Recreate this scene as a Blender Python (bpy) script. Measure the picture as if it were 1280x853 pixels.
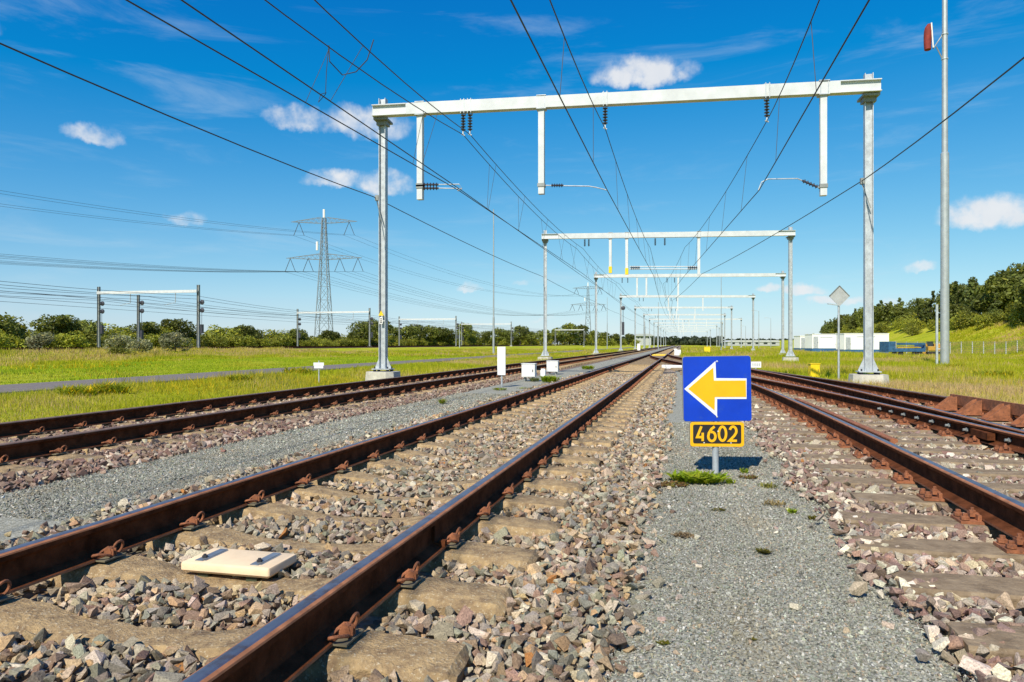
import bpy, bmesh, math, random
import numpy as np
from mathutils import Vector, Matrix
R = math.radians
rng = np.random.default_rng(7)
random.seed(7)
for o in list(bpy.data.objects): bpy.data.objects.remove(o)
scene = bpy.context.scene
COL = scene.collection

# ------------------------------------------------------------------ camera
F, XV, YV, CZ = 900.0, 852.0, 430.5, 1.008
TH = math.atan((XV - 640) / F)
CS, SN = math.cos(TH), math.sin(TH)
cd = bpy.data.cameras.new('camera')
cam = bpy.data.objects.new('camera', cd); COL.objects.link(cam)
cam.location = (0, 0, CZ); cam.rotation_euler = (R(90), 0, TH)
cd.sensor_width = 36; cd.lens = F / 1280 * 36; cd.shift_y = 4.0 / 1280
cd.clip_start = .05; cd.clip_end = 9000
scene.camera = cam

# ------------------------------------------------------------------ sun, sky, exposure
SUN_DIR = Vector((.19, .93, -.93)).normalized()          # the way the light travels
SUN_EL = math.asin(-SUN_DIR.z)
SUN_AZ = math.atan2(-SUN_DIR.x, -SUN_DIR.y)              # clockwise from +Y
sd = bpy.data.lights.new('sun', 'SUN'); sd.energy = 4.7; sd.angle = R(.53); sd.color = (1, .91, .745)
sun = bpy.data.objects.new('sun', sd); COL.objects.link(sun)
sun.rotation_euler = SUN_DIR.to_track_quat('-Z', 'Y').to_euler()
scene.view_settings.view_transform = 'Standard'; scene.view_settings.look = 'None'
scene.view_settings.exposure = 0.36; scene.view_settings.gamma = 1.0
scene.view_settings.use_curve_mapping = False
SKY_STRENGTH = .135

def pix_dir(px, py):
    return Vector((-SN + (px - 640) / F * CS, CS + (px - 640) / F * SN, (YV - py) / F)).normalized()

def build_world():
    w = bpy.data.worlds.new('World'); scene.world = w; w.use_nodes = True
    w.cycles.sampling_method = 'MANUAL'; w.cycles.sample_map_resolution = 256
    nt = w.node_tree; N = nt.nodes; L = nt.links; N.clear()
    out = N.new('ShaderNodeOutputWorld'); bg = N.new('ShaderNodeBackground'); L.new(bg.outputs[0], out.inputs[0])
    bg.inputs[1].default_value = SKY_STRENGTH
    sky = N.new('ShaderNodeTexSky'); sky.sky_type = 'NISHITA'; sky.sun_disc = False
    sky.sun_elevation = SUN_EL; sky.sun_rotation = SUN_AZ; sky.air_density = 1.0; sky.dust_density = .15; sky.ozone_density = 3.0
    hs = N.new('ShaderNodeHueSaturation'); hs.inputs['Saturation'].default_value = 1.25; hs.inputs['Value'].default_value = 1.0
    hs.inputs['Hue'].default_value = .489
    L.new(sky.outputs[0], hs.inputs['Color'])
    gm = N.new('ShaderNodeMixRGB'); gm.blend_type = 'MULTIPLY'; gm.inputs[0].default_value = 1; gm.inputs[2].default_value = (.68, .98, 1.13, 1)
    L.new(hs.outputs[0], gm.inputs[1])
    tc = N.new('ShaderNodeTexCoord')
    def math_(op, a, b=None, clamp=False):
        m = N.new('ShaderNodeMath'); m.operation = op; m.use_clamp = clamp
        for i, v in enumerate((a, b)):
            if v is None: continue
            if isinstance(v, (int, float)): m.inputs[i].default_value = v
            else: L.new(v, m.inputs[i])
        return m.outputs[0]
    def vmath(op, a, b):
        m = N.new('ShaderNodeVectorMath'); m.operation = op
        for i, v in enumerate((a, b)):
            if isinstance(v, (tuple, Vector)): m.inputs[i].default_value = tuple(v)
            else: L.new(v, m.inputs[i])
        return m.outputs['Value'] if op == 'DOT_PRODUCT' else m.outputs['Vector']
    def noise(scale, detail, rough, vec=None):
        n = N.new('ShaderNodeTexNoise'); n.inputs['Scale'].default_value = scale
        n.inputs['Detail'].default_value = detail; n.inputs['Roughness'].default_value = rough
        L.new(vec if vec is not None else tc.outputs['Generated'], n.inputs['Vector']); return n
    # tone of the clear sky, the same in every direction: less red, a softer shoulder in the blue
    K = SKY_STRENGTH * 2 ** .22; KO = SKY_STRENGTH * 2 ** scene.view_settings.exposure
    sx = N.new('ShaderNodeSeparateColor'); L.new(gm.outputs[0], sx.inputs[0]); cx_ = N.new('ShaderNodeCombineColor')
    r_ = math_('MULTIPLY', math_('MAXIMUM', math_('SUBTRACT', math_('MULTIPLY', sx.outputs[0], K), .078), .002), 1.16)
    r2_ = math_('DIVIDE', r_, math_('ADD', math_('MULTIPLY', r_, .55), .93))
    g_ = math_('MAXIMUM', math_('SUBTRACT', math_('MULTIPLY', sx.outputs[1], K * .92), .07), .01); g2_ = math_('DIVIDE', g_, math_('ADD', math_('MULTIPLY', g_, .42), .93))
    e_ = math_('EXPONENT', math_('MULTIPLY', sx.outputs[2], -1.35 * K)); b_ = math_('ADD', math_('MULTIPLY', math_('SUBTRACT', 1, e_), .98), math_('MULTIPLY', r2_, .14))
    for i_, v_ in enumerate((r2_, g2_, b_)): L.new(math_('MULTIPLY', v_, 1 / KO), cx_.inputs[i_])
    gm = cx_
    # warp the direction a little so that cloud edges are ragged
    wn = noise(22, 6, .62)
    warp = vmath('SUBTRACT', wn.outputs['Color'], (.5, .5, .5))
    sc = N.new('ShaderNodeVectorMath'); sc.operation = 'SCALE'; L.new(warp, sc.inputs[0]); sc.inputs['Scale'].default_value = .034
    d2 = vmath('ADD', tc.outputs['Generated'], sc.outputs[0])
    fine = noise(38, 6, .55)
    clouds = [(805, 94, 62, 25, 1.), (370, 152, 36, 20, .75), (455, 158, 62, 24, .8), (115, 173, 32, 15, .7), (420, 229, 42, 17, .8), (480, 234, 40, 20, .85),
              (232, 275, 24, 12, .65), (1238, 270, 54, 25, 1.1), (1148, 336, 20, 8, .7), (588, 362, 20, 7, .6), (650, 355, 13, 5, .5),
              (960, 364, 18, 9, .7), (1005, 365, 30, 9, .75), (1045, 376, 34, 9, .75), (1120, 380, 26, 6, .5), (860, 392, 40, 6, .4), (700, 402, 50, 5, .35)]
    dirs = [(pix_dir(a, b), c / F, d / F, e) for a, b, c, d, e in clouds]
    rr = random.Random(3)
    for k in range(26):                                  # the same fair weather clouds all the way round
        az = R(rr.uniform(48, 322)); el = R(rr.uniform(3, 38))
        v = Vector((math.sin(az - TH) * math.cos(el), math.cos(az - TH) * math.cos(el), math.sin(el)))
        s_ = rr.uniform(.02, .07); dirs.append((v, s_, s_ * rr.uniform(.35, .5), rr.uniform(.5, 1)))
    tot = None
    for v, wd, ht, amp in dirs:
        r_ = v.cross(Vector((0, 0, 1))).normalized(); u_ = r_.cross(v).normalized()
        a = math_('MULTIPLY', vmath('DOT_PRODUCT', d2, r_), 1 / wd)
        b = math_('MULTIPLY', vmath('DOT_PRODUCT', d2, u_), 1 / ht)
        b2 = math_('MAXIMUM', b, math_('MULTIPLY', b, -1.7))            # flatter below than above
        q = math_('ADD', math_('MULTIPLY', a, a), math_('MULTIPLY', b2, b2))
        f_ = math_('GREATER_THAN', vmath('DOT_PRODUCT', d2, v), 0)
        m = math_('MULTIPLY', math_('MULTIPLY', math_('SUBTRACT', 1.25, q, True), f_), amp)
        tot = m if tot is None else math_('MAXIMUM', tot, m)
    dens = math_('MULTIPLY', tot, math_('ADD', math_('MULTIPLY', fine.outputs['Fac'], 2.2), -.2))
    mr = N.new('ShaderNodeMapRange'); mr.interpolation_type = 'SMOOTHSTEP'
    mr.inputs['From Min'].default_value = .12; mr.inputs['From Max'].default_value = 1.05; L.new(dens, mr.inputs['Value'])
    # thin high cirrus, stretched along one direction
    mp = N.new('ShaderNodeMapping'); L.new(tc.outputs['Generated'], mp.inputs['Vector'])
    mp.inputs['Rotation'].default_value = (.15, -.22, .25); mp.inputs['Scale'].default_value = (1.3, 1.3, 9)
    cn = noise(2.6, 9, .62, mp.outputs[0]); cn.inputs['Distortion'].default_value = .5
    cr = N.new('ShaderNodeMapRange'); cr.interpolation_type = 'SMOOTHSTEP'
    cr.inputs['From Min'].default_value = .5; cr.inputs['From Max'].default_value = .82; cr.inputs['To Max'].default_value = .30
    L.new(cn.outputs['Fac'], cr.inputs['Value'])
    mix1 = N.new('ShaderNodeMixRGB'); L.new(cr.outputs[0], mix1.inputs[0]); L.new(gm.outputs[0], mix1.inputs[1])
    mix1.inputs[2].default_value = (3.9, 4.6, 5.0, 1)
    shade = noise(30, 4, .5)
    cm = N.new('ShaderNodeMixRGB'); L.new(shade.outputs['Fac'], cm.inputs[0])
    cm.inputs[1].default_value = (4.3, 4.5, 4.8, 1); cm.inputs[2].default_value = (5.4, 5.35, 5.3, 1)
    mix2 = N.new('ShaderNodeMixRGB'); L.new(math_('MULTIPLY', mr.outputs[0], .9), mix2.inputs[0]); L.new(mix1.outputs[0], mix2.inputs[1]); L.new(cm.outputs[0], mix2.inputs[2])
    L.new(mix2.outputs[0], bg.inputs[0])
build_world()

# ------------------------------------------------------------------ helpers: pixels to places
def at(px, py, depth):
    r = (px - 640) / F * depth
    return Vector((-SN * depth + CS * r, CS * depth + SN * r, CZ + (YV - py) / F * depth))
def gnd(px, py, z):
    return at(px, py, F * (CZ - z) / (py - YV))
def pix(X, Y, Z):
    d = CS * Y - SN * X; return 640 + F * (CS * X + SN * Y) / d, YV + F * (CZ - Z) / d, d

# ------------------------------------------------------------------ helpers: materials
def nd(nt, t, **kw):
    n = nt.nodes.new(t)
    for k, v in kw.items():
        if k.startswith('i_'): n.inputs[k[2:].replace('_', ' ')].default_value = v
        else: setattr(n, k, v)
    return n
def c4(c): return (c[0], c[1], c[2], 1)
def mat(name, rgb, rough=.7, metal=0., var=.25, nscale=6., bump=0., bscale=40., spots=None, spec=.5, rgb2=None, bdist=.01):
    m = bpy.data.materials.new(name); m.use_nodes = True; nt = m.node_tree; L = nt.links
    b = nt.nodes['Principled BSDF']; b.inputs['Roughness'].default_value = rough; b.inputs['Metallic'].default_value = metal
    b.inputs['Specular IOR Level'].default_value = spec
    g = nd(nt, 'ShaderNodeNewGeometry')
    n = nd(nt, 'ShaderNodeTexNoise', i_Scale=nscale, i_Detail=7., i_Roughness=.62); L.new(g.outputs['Position'], n.inputs['Vector'])
    mr = nd(nt, 'ShaderNodeMapRange'); mr.inputs[1].default_value = .32; mr.inputs[2].default_value = .68; L.new(n.outputs['Fac'], mr.inputs[0])
    mx = nd(nt, 'ShaderNodeMixRGB'); L.new(mr.outputs[0], mx.inputs[0])
    lo = rgb2 if rgb2 else [c * (1 - var) for c in rgb]; hi = rgb if rgb2 else [min(1, c * (1 + var)) for c in rgb]
    mx.inputs[1].default_value = c4(lo); mx.inputs[2].default_value = c4(hi)
    col = mx.outputs[0]
    if spots:
        srgb, ss, th, amt = spots
        n2 = nd(nt, 'ShaderNodeTexNoise', i_Scale=ss, i_Detail=5., i_Roughness=.7); L.new(g.outputs['Position'], n2.inputs['Vector'])
        r2 = nd(nt, 'ShaderNodeMapRange'); r2.inputs[1].default_value = th; r2.inputs[2].default_value = th + .1; r2.inputs[4].default_value = amt
        L.new(n2.outputs['Fac'], r2.inputs[0])
        m2 = nd(nt, 'ShaderNodeMixRGB'); L.new(r2.outputs[0], m2.inputs[0]); L.new(col, m2.inputs[1]); m2.inputs[2].default_value = c4(srgb); col = m2.outputs[0]
    L.new(col, b.inputs['Base Color'])
    if bump:
        n3 = nd(nt, 'ShaderNodeTexNoise', i_Scale=bscale, i_Detail=6., i_Roughness=.65); L.new(g.outputs['Position'], n3.inputs['Vector'])
        bp = nd(nt, 'ShaderNodeBump', i_Strength=bump, i_Distance=bdist); L.new(n3.outputs['Fac'], bp.inputs['Height']); L.new(bp.outputs[0], b.inputs['Normal'])
    return m
def cells(name, palette, scale, rough=.85, bump=.6, dist=.02, tint=None, tscale=.6, patch=None):
    """loose stone seen from afar: every cell its own colour"""
    m = bpy.data.materials.new(name); m.use_nodes = True; nt = m.node_tree; L = nt.links
    b = nt.nodes['Principled BSDF']; b.inputs['Roughness'].default_value = rough; b.inputs['Specular IOR Level'].default_value = .25
    g = nd(nt, 'ShaderNodeNewGeometry')
    v = nd(nt, 'ShaderNodeTexVoronoi', i_Scale=scale); L.new(g.outputs['Position'], v.inputs['Vector'])
    sp = nd(nt, 'ShaderNodeSeparateColor'); L.new(v.outputs['Color'], sp.inputs[0])
    cr = nd(nt, 'ShaderNodeValToRGB'); cr.color_ramp.interpolation = 'CONSTANT'; L.new(sp.outputs[0], cr.inputs[0])
    e = cr.color_ramp.elements
    while len(e) < len(palette): e.new(.5)
    for i, c in enumerate(palette): e[i].position = i / len(palette); e[i].color = c4(c)
    br = nd(nt, 'ShaderNodeMapRange'); br.inputs[3].default_value = .75; br.inputs[4].default_value = 1.25; L.new(sp.outputs[1], br.inputs[0])
    hv = nd(nt, 'ShaderNodeVectorMath', operation='SCALE'); L.new(cr.outputs[0], hv.inputs[0]); L.new(br.outputs[0], hv.inputs['Scale'])
    col = hv.outputs[0]
    if tint:
        n = nd(nt, 'ShaderNodeTexNoise', i_Scale=tscale, i_Detail=6., i_Roughness=.65); L.new(g.outputs['Position'], n.inputs['Vector'])
        r = nd(nt, 'ShaderNodeMapRange'); r.inputs[1].default_value = .48; r.inputs[2].default_value = .72; r.inputs[4].default_value = .75; L.new(n.outputs['Fac'], r.inputs[0])
        mx = nd(nt, 'ShaderNodeMixRGB'); L.new(r.outputs[0], mx.inputs[0]); L.new(col, mx.inputs[1]); mx.inputs[2].default_value = c4(tint); col = mx.outputs[0]
    L.new(col, b.inputs['Base Color'])
    bp = nd(nt, 'ShaderNodeBump', i_Strength=bump, i_Distance=dist); bp.invert = True
    L.new(v.outputs['Distance'], bp.inputs['Height']); L.new(bp.outputs[0], b.inputs['Normal'])
    return m
def attr_mat(name, rough=.85, translucent=0., obj_color=False, spec=.25, nscale=60., namt=.35, bump=.0, rand=0.):
    m = bpy.data.materials.new(name); m.use_nodes = True; nt = m.node_tree; L = nt.links
    b = nt.nodes['Principled BSDF']; b.inputs['Roughness'].default_value = rough; b.inputs['Specular IOR Level'].default_value = spec
    if obj_color:
        a = nd(nt, 'ShaderNodeObjectInfo'); col = a.outputs['Color']
    else:
        a = nd(nt, 'ShaderNodeVertexColor', layer_name='Col'); col = a.outputs['Color']
    g = nd(nt, 'ShaderNodeNewGeometry')
    n = nd(nt, 'ShaderNodeTexNoise', i_Scale=nscale, i_Detail=4., i_Roughness=.7); L.new(g.outputs['Position'], n.inputs['Vector'])
    r = nd(nt, 'ShaderNodeMapRange'); r.inputs[1].default_value = .3; r.inputs[2].default_value = .7; r.inputs[3].default_value = 1 - namt; r.inputs[4].default_value = 1 + namt
    L.new(n.outputs['Fac'], r.inputs[0])
    hv = nd(nt, 'ShaderNodeVectorMath', operation='SCALE'); L.new(col, hv.inputs[0]); L.new(r.outputs[0], hv.inputs['Scale']); col = hv.outputs[0]
    if rand:
        oi = nd(nt, 'ShaderNodeObjectInfo'); r3 = nd(nt, 'ShaderNodeMapRange'); r3.inputs[3].default_value = 1 - rand; r3.inputs[4].default_value = 1 + rand
        L.new(oi.outputs['Random'], r3.inputs[0])
        h3 = nd(nt, 'ShaderNodeVectorMath', operation='SCALE'); L.new(col, h3.inputs[0]); L.new(r3.outputs[0], h3.inputs['Scale']); col = h3.outputs[0]
    L.new(col, b.inputs['Base Color'])
    if bump:
        bp = nd(nt, 'ShaderNodeBump', i_Strength=bump, i_Distance=.006); L.new(n.outputs['Fac'], bp.inputs['Height']); L.new(bp.outputs[0], b.inputs['Normal'])
    if translucent:
        t = nd(nt, 'ShaderNodeBsdfTranslucent'); L.new(col, t.inputs[0]); ms = nd(nt, 'ShaderNodeMixShader'); ms.inputs[0].default_value = translucent
        L.new(b.outputs[0], ms.inputs[1]); L.new(t.outputs[0], ms.inputs[2]); L.new(ms.outputs[0], nt.nodes['Material Output'].inputs[0])
    return m

PAL_A = [(.31, .265, .20), (.215, .215, .18), (.36, .285, .18), (.17, .125, .09), (.39, .355, .295), (.24, .23, .20), (.31, .22, .125), (.20, .145, .115), (.33, .30, .25), (.19, .19, .155), (.27, .235, .185), (.15, .14, .12)]
PAL_C = [(.32, .255, .205), (.20, .125, .11), (.43, .38, .31), (.24, .155, .135), (.36, .28, .19), (.18, .12, .108), (.50, .45, .37), (.29, .225, .195), (.25, .14, .11), (.25, .225, .19)]
PAL_B = [(.25, .175, .14), (.19, .115, .095), (.34, .285, .23), (.21, .135, .115), (.27, .20, .14), (.16, .10, .085), (.31, .27, .225), (.23, .175, .14)]
PAL_G = [(.275, .27, .24), (.20, .20, .18), (.35, .345, .315), (.25, .245, .21), (.43, .42, .385), (.16, .16, .145), (.30, .275, .22), (.32, .315, .29)]
wm_ = lambda P, k, w: [[c[0] * k * w[0], c[1] * k * w[1], c[2] * k * w[2]] for c in P]
PAL_A = wm_(PAL_A, 1.20, (1.08, 1., .92)); PAL_B = wm_(PAL_B, 1.1, (1.02, 1., .95)); PAL_C = [[.72 * v + .28 * sum(c) / 3 for v in c] for c in PAL_C]; PAL_C = wm_(PAL_C, 1.16, (1.04, 1., .90)); PAL_G = wm_(PAL_G, .98, (1., 1.02, .95))
M = {}
M['ballastA'] = cells('ballast_stone_bed', [[x * .8 for x in c] for c in PAL_A], 24, tint=(.24, .18, .11))
M['ballastB'] = cells('ballast_rusty_bed', [[x * .8 for x in c] for c in PAL_B], 24, tint=(.20, .13, .10))
M['ballastC'] = cells('ballast_pink_bed', [[x * .85 for x in c] for c in PAL_C], 24, tint=(.25, .18, .12))
M['gravel'] = cells('grey_grit', PAL_G, 105, bump=.5, dist=.006, tint=(.28, .27, .21), tscale=1.1)
M['stone'] = attr_mat('ballast_stone', obj_color=False, bump=.7, nscale=150, namt=.5)
M['stone_one'] = attr_mat('ballast_stone_single', obj_color=True, bump=.7, nscale=150, namt=.5)
M['grass_blade'] = attr_mat('grass_blades', rough=.6, translucent=.45, spec=.2, nscale=2., namt=.2)
M['leaf'] = attr_mat('leaf_foliage', rough=.55, translucent=.3, spec=.3, nscale=.5, namt=.35, rand=.4)
M['bark'] = mat('bark', (.09, .07, .05), .9, nscale=12, bump=.4)
M['asphalt'] = mat('old_asphalt', (.17, .145, .13), .9, var=.25, nscale=9, bump=.3, bscale=120)
M['rust_dark'] = mat('dark_rail_rust', (.105, .036, .016), .9, var=.5, nscale=9, bump=.5, bscale=90, spots=((.20, .07, .026), 30, .6, .6), spec=.05)
M['rust'] = mat('orange_rust', (.27, .10, .045), .85, var=.4, nscale=14, bump=.5, bscale=110, spots=((.12, .05, .03), 22, .55, .7))
M['rust_edge'] = mat('rail_shoulder_rust', (.33, .135, .06), .75, var=.35, nscale=12)
M['steel'] = mat('worn_rail_head', (.38, .33, .32), .42, metal=.9, var=.2, nscale=7, spots=((.30, .15, .09), 9, .53, .7))
M['steel_dull'] = mat('dull_rail_head', (.17, .11, .08), .6, var=.25, nscale=9)
M['concrete_sleeper'] = mat('mossy_sleeper_concrete', (.50, .36, .19), .95, nscale=17, rgb2=(.21, .145, .088), bump=.8, bscale=75, spots=((.62, .54, .39), 75, .56, .9), spec=.15, bdist=.02)
M['timber'] = mat('weathered_timber', (.34, .26, .17), .9, nscale=10, rgb2=(.165, .12, .078), bump=.7, bscale=45, spots=((.36, .30, .22), 60, .58, .7), spec=.15, bdist=.02)
M['pad'] = mat('rail_pad', (.16, .14, .09), .9)
M['galv'] = mat('galvanised_steel', (.46, .50, .54), .5, metal=.35, var=.22, nscale=7, spots=((.37, .39, .40), 2.5, .56, .5))
M['galv_dark'] = mat('aged_galvanised_steel', (.25, .27, .27), .6, metal=.3, var=.2, nscale=3)
M['lattice'] = mat('lattice_steel', (.17, .20, .23), .6, metal=.2, var=.1, nscale=1)
M['board_grey'] = mat('grey_board_back', (.40, .42, .43), .6, var=.12)
M['pole'] = mat('pole_steel', (.42, .45, .47), .45, metal=.4, var=.12, nscale=3)
M['beam'] = mat('beam_grey_white', (.57, .60, .63), .55, var=.10, nscale=2.5, spots=((.44, .42, .38), 4, .62, .35))
M['concrete'] = mat('footing_concrete', (.47, .45, .40), .9, var=.2, nscale=5, bump=.4, bscale=30)
M['bolt'] = mat('black_bolt', (.03, .03, .035), .6)
M['insul'] = mat('brown_black_insulator', (.045, .045, .06), .35)
M['wire'] = mat('dark_wire', (.03, .032, .035), .6, var=.1)
M['wire_thin'] = mat('dropper_wire', (.09, .085, .08), .6, var=.1)
M['white'] = mat('white_paint', (.80, .80, .79), .5, var=.05, nscale=4, spots=((.5, .48, .42), 6, .66, .5))
M['cream'] = mat('cream_plastic', (.80, .62, .40), .55, var=.07, nscale=12, spots=((.55, .40, .22), 30, .66, .5))
M['grey_metal'] = mat('grey_bracket', (.30, .33, .35), .45, metal=.6)
M['green_foot'] = mat('dull_green_block', (.05, .06, .03), .8)
M['blue'] = mat('sign_blue', (.002, .045, .50), .38, var=.10, nscale=5, spots=((.02, .075, .42), 14, .58, .6), bump=.05, bscale=6)
M['yellow'] = mat('sign_yellow', (.84, .44, .005), .42, var=.05, nscale=9, spots=((.66, .38, .05), 22, .62, .6))
M['signwhite'] = mat('sign_white', (.72, .76, .80), .4, var=.03)
M['black'] = mat('sign_black', (.018, .016, .016), .5)
M['yel_box'] = mat('yellow_box_paint', (.80, .56, .01), .5, var=.08)
M['red'] = mat('faded_red_cloth', (.20, .022, .015), .8, var=.3, nscale=5)
M['wall_white'] = mat('cabin_white', (.86, .86, .85), .5, var=.04, nscale=.7)
M['wall_blue'] = mat('cabin_blue', (.03, .11, .25), .5, var=.2, nscale=1)
M['cabin_grey'] = mat('cabin_grey', (.38, .41, .44), .5)
M['wagon_blue'] = mat('wagon_blue', (.03, .10, .21), .6, var=.4, nscale=3, spots=((.17, .10, .06), 4, .6, .6))
M['orange'] = mat('machine_orange', (.42, .24, .03), .5, var=.2, nscale=3)
M['tyre'] = mat('tyre_black', (.02, .02, .02), .85)
M['fence'] = mat('fence_grey_green', (.11, .13, .09), .7)
M['glass'] = mat('dark_pane', (.03, .04, .05), .15)
M['brown_load'] = mat('rusty_load', (.35, .16, .06), .8)
M['brick'] = mat('far_wall', (.32, .25, .22), .9)

def ground_material():
    m = bpy.data.materials.new('grass_ground'); m.use_nodes = True; nt = m.node_tree; L = nt.links
    b = nt.nodes['Principled BSDF']; b.inputs['Roughness'].default_value = .95; b.inputs['Specular IOR Level'].default_value = .1
    g = nd(nt, 'ShaderNodeNewGeometry')
    n1 = nd(nt, 'ShaderNodeTexNoise', i_Scale=.12, i_Detail=8., i_Roughness=.7); n2 = nd(nt, 'ShaderNodeTexNoise', i_Scale=3., i_Detail=8., i_Roughness=.75)
    for n in (n1, n2): L.new(g.outputs['Position'], n.inputs['Vector'])
    a = nd(nt, 'ShaderNodeValToRGB'); e = a.color_ramp.elements
    e[0].position = .33; e[0].color = (.25, .30, .012, 1); e[1].position = .7; e[1].color = (.46, .40, .07, 1)
    k = e.new(.5); k.color = (.37, .40, .018, 1)
    L.new(n1.outputs['Fac'], a.inputs[0])
    r = nd(nt, 'ShaderNodeMapRange'); r.inputs[1].default_value = .3; r.inputs[2].default_value = .7; r.inputs[3].default_value = .55; r.inputs[4].default_value = 1.35; L.new(n2.outputs['Fac'], r.inputs[0])
    h = nd(nt, 'ShaderNodeVectorMath', operation='SCALE'); L.new(a.outputs[0], h.inputs[0]); L.new(r.outputs[0], h.inputs['Scale']); L.new(h.outputs[0], b.inputs['Base Color'])
    bp = nd(nt, 'ShaderNodeBump', i_Strength=.8, i_Distance=.15); L.new(n2.outputs['Fac'], bp.inputs['Height']); L.new(bp.outputs[0], b.inputs['Normal'])
    return m
M['ground'] = ground_material()

# ------------------------------------------------------------------ helpers: objects
def tag(o, label=None, cat=None, group=None, kind=None):
    if label: o['label'] = label
    if cat: o['category'] = cat
    if group: o['group'] = group
    if kind: o['kind'] = kind
    return o
def empty(name, loc=(0, 0, 0), rz=0.):
    o = bpy.data.objects.new(name, None); COL.objects.link(o); o.location = loc; o.rotation_euler = (0, 0, rz); o.empty_display_size = .2
    return o
def link(name, me, parent=None, loc=(0, 0, 0), rz=0.):
    o = bpy.data.objects.new(name, me); COL.objects.link(o); o.location = loc; o.rotation_euler = (0, 0, rz)
    if parent is not None: o.parent = parent
    return o
class MB:
    def __init__(s): s.v = []; s.f = []; s.m = []
    def add(s, vs, fs, mi=0):
        k = len(s.v); s.v += [tuple(p) for p in vs]; s.f += [tuple(i + k for i in f) for f in fs]; s.m += [mi] * len(fs); return s
    def box(s, c, d, rz=0., mi=0, tilt=None):
        x, y, z = d[0] / 2, d[1] / 2, d[2] / 2; Mx = Matrix.Rotation(rz, 3, 'Z')
        if tilt is not None: Mx = tilt.to_3x3()
        vs = [Vector(c) + Mx @ Vector((i * x, j * y, k * z)) for k in (-1, 1) for i, j in ((-1, -1), (1, -1), (1, 1), (-1, 1))]
        return s.add(vs, [(3, 2, 1, 0), (4, 5, 6, 7), (0, 1, 5, 4), (1, 2, 6, 5), (2, 3, 7, 6), (3, 0, 4, 7)], mi)
    def bbox(s, c, d, bev, rz=0., mi=0):
        """box with rounded vertical and top edges"""
        x, y, z = d[0] / 2, d[1] / 2, d[2] / 2; Mx = Matrix.Rotation(rz, 3, 'Z')
        rings = []
        for ins, zz in ((bev, -z), (0, -z + bev), (0, z - bev), (bev * .3, z - bev * .3), (bev, z)):
            ring = []
            for sx, sy, a0 in ((1, 1, 0), (-1, 1, 90), (-1, -1, 180), (1, -1, 270)):
                for da in (0, 30, 60, 90):
                    a = R(a0 + da); q = bev - ins
                    ring.append(Vector((sx * (x - bev) + max(q, .0001) * math.cos(a), sy * (y - bev) + max(q, .0001) * math.sin(a), zz)))
            rings.append(ring)
        n = 16; vs = [Vector(c) + Mx @ p for r in rings for p in r]; fs = []
        for k in range(len(rings) - 1):
            for i in range(n): fs.append((k * n + i, k * n + (i + 1) % n, (k + 1) * n + (i + 1) % n, (k + 1) * n + i))
        fs.append(tuple(reversed(range(n)))); fs.append(tuple((len(rings) - 1) * n + i for i in range(n)))
        return s.add(vs, fs, mi)
    def bar(s, p, q, w, h=None, mi=0, up=(0, 0, 1)):
        h = h or w; p, q = Vector(p), Vector(q); d = (q - p)
        if d.length < 1e-6: return s
        d.normalize(); u = Vector(up)
        if abs(d.dot(u)) > .97: u = Vector((0, 1, 0))
        a = d.cross(u).normalized(); b = a.cross(d).normalized()
        vs = [e + a * (i * w / 2) + b * (j * h / 2) for e in (p, q) for i, j in ((-1, -1), (1, -1), (1, 1), (-1, 1))]
        return s.add(vs, [(0, 1, 2, 3), (7, 6, 5, 4), (4, 5, 1, 0), (5, 6, 2, 1), (6, 7, 3, 2), (7, 4, 0, 3)], mi)
    def tube(s, pts, r, n=8, mi=0, caps=True):
        pts = [Vector(p) for p in pts]; rs = r if isinstance(r, (list, tuple)) else [r] * len(pts)
        vs = []; fs = []; pu = None
        for i, p in enumerate(pts):
            d = (pts[min(i + 1, len(pts) - 1)] - pts[max(i - 1, 0)]).normalized()
            if pu is None: pu = Vector((0, 0, 1)) if abs(d.z) < .9 else Vector((1, 0, 0))
            a = d.cross(pu).normalized(); b = a.cross(d).normalized(); pu = b
            for k in range(n):
                t = 2 * math.pi * k / n; vs.append(p + (a * math.cos(t) + b * math.sin(t)) * rs[i])
        for i in range(len(pts) - 1):
            for k in range(n): fs.append((i * n + k, (i + 1) * n + k, (i + 1) * n + (k + 1) % n, i * n + (k + 1) % n))
        if caps: fs.append(tuple(range(n))); fs.append(tuple(reversed(range((len(pts) - 1) * n, len(pts) * n))))
        return s.add(vs, fs, mi)
    def lathe(s, prof, o, axis=(0, 0, 1), n=12, mi=0):
        ax = Vector(axis).normalized(); u = Vector((1, 0, 0)) if abs(ax.x) < .9 else Vector((0, 1, 0))
        a = ax.cross(u).normalized(); b = ax.cross(a).normalized(); o = Vector(o); vs = []; fs = []
        for r, z in prof:
            for k in range(n):
                t = 2 * math.pi * k / n; vs.append(o + ax * z + (a * math.cos(t) + b * math.sin(t)) * r)
        for i in range(len(prof) - 1):
            for k in range(n): fs.append((i * n + k, i * n + (k + 1) % n, (i + 1) * n + (k + 1) % n, (i + 1) * n + k))
        fs.append(tuple(reversed(range(n)))); fs.append(tuple((len(prof) - 1) * n + k for k in range(n)))
        return s.add(vs, fs, mi)
    def prism(s, poly, fn, t0, t1, mi=0):
        """poly of (a, b) points pushed from t0 to t1; fn(a, b, t) gives the place"""
        n = len(poly); vs = [fn(a, b, t0) for a, b in poly] + [fn(a, b, t1) for a, b in poly]
        fs = [tuple(range(n)), tuple(reversed(range(n, 2 * n)))] + [(i, i + n, (i + 1) % n + n, (i + 1) % n) for i in range(n)]
        return s.add(vs, fs, mi)
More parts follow.
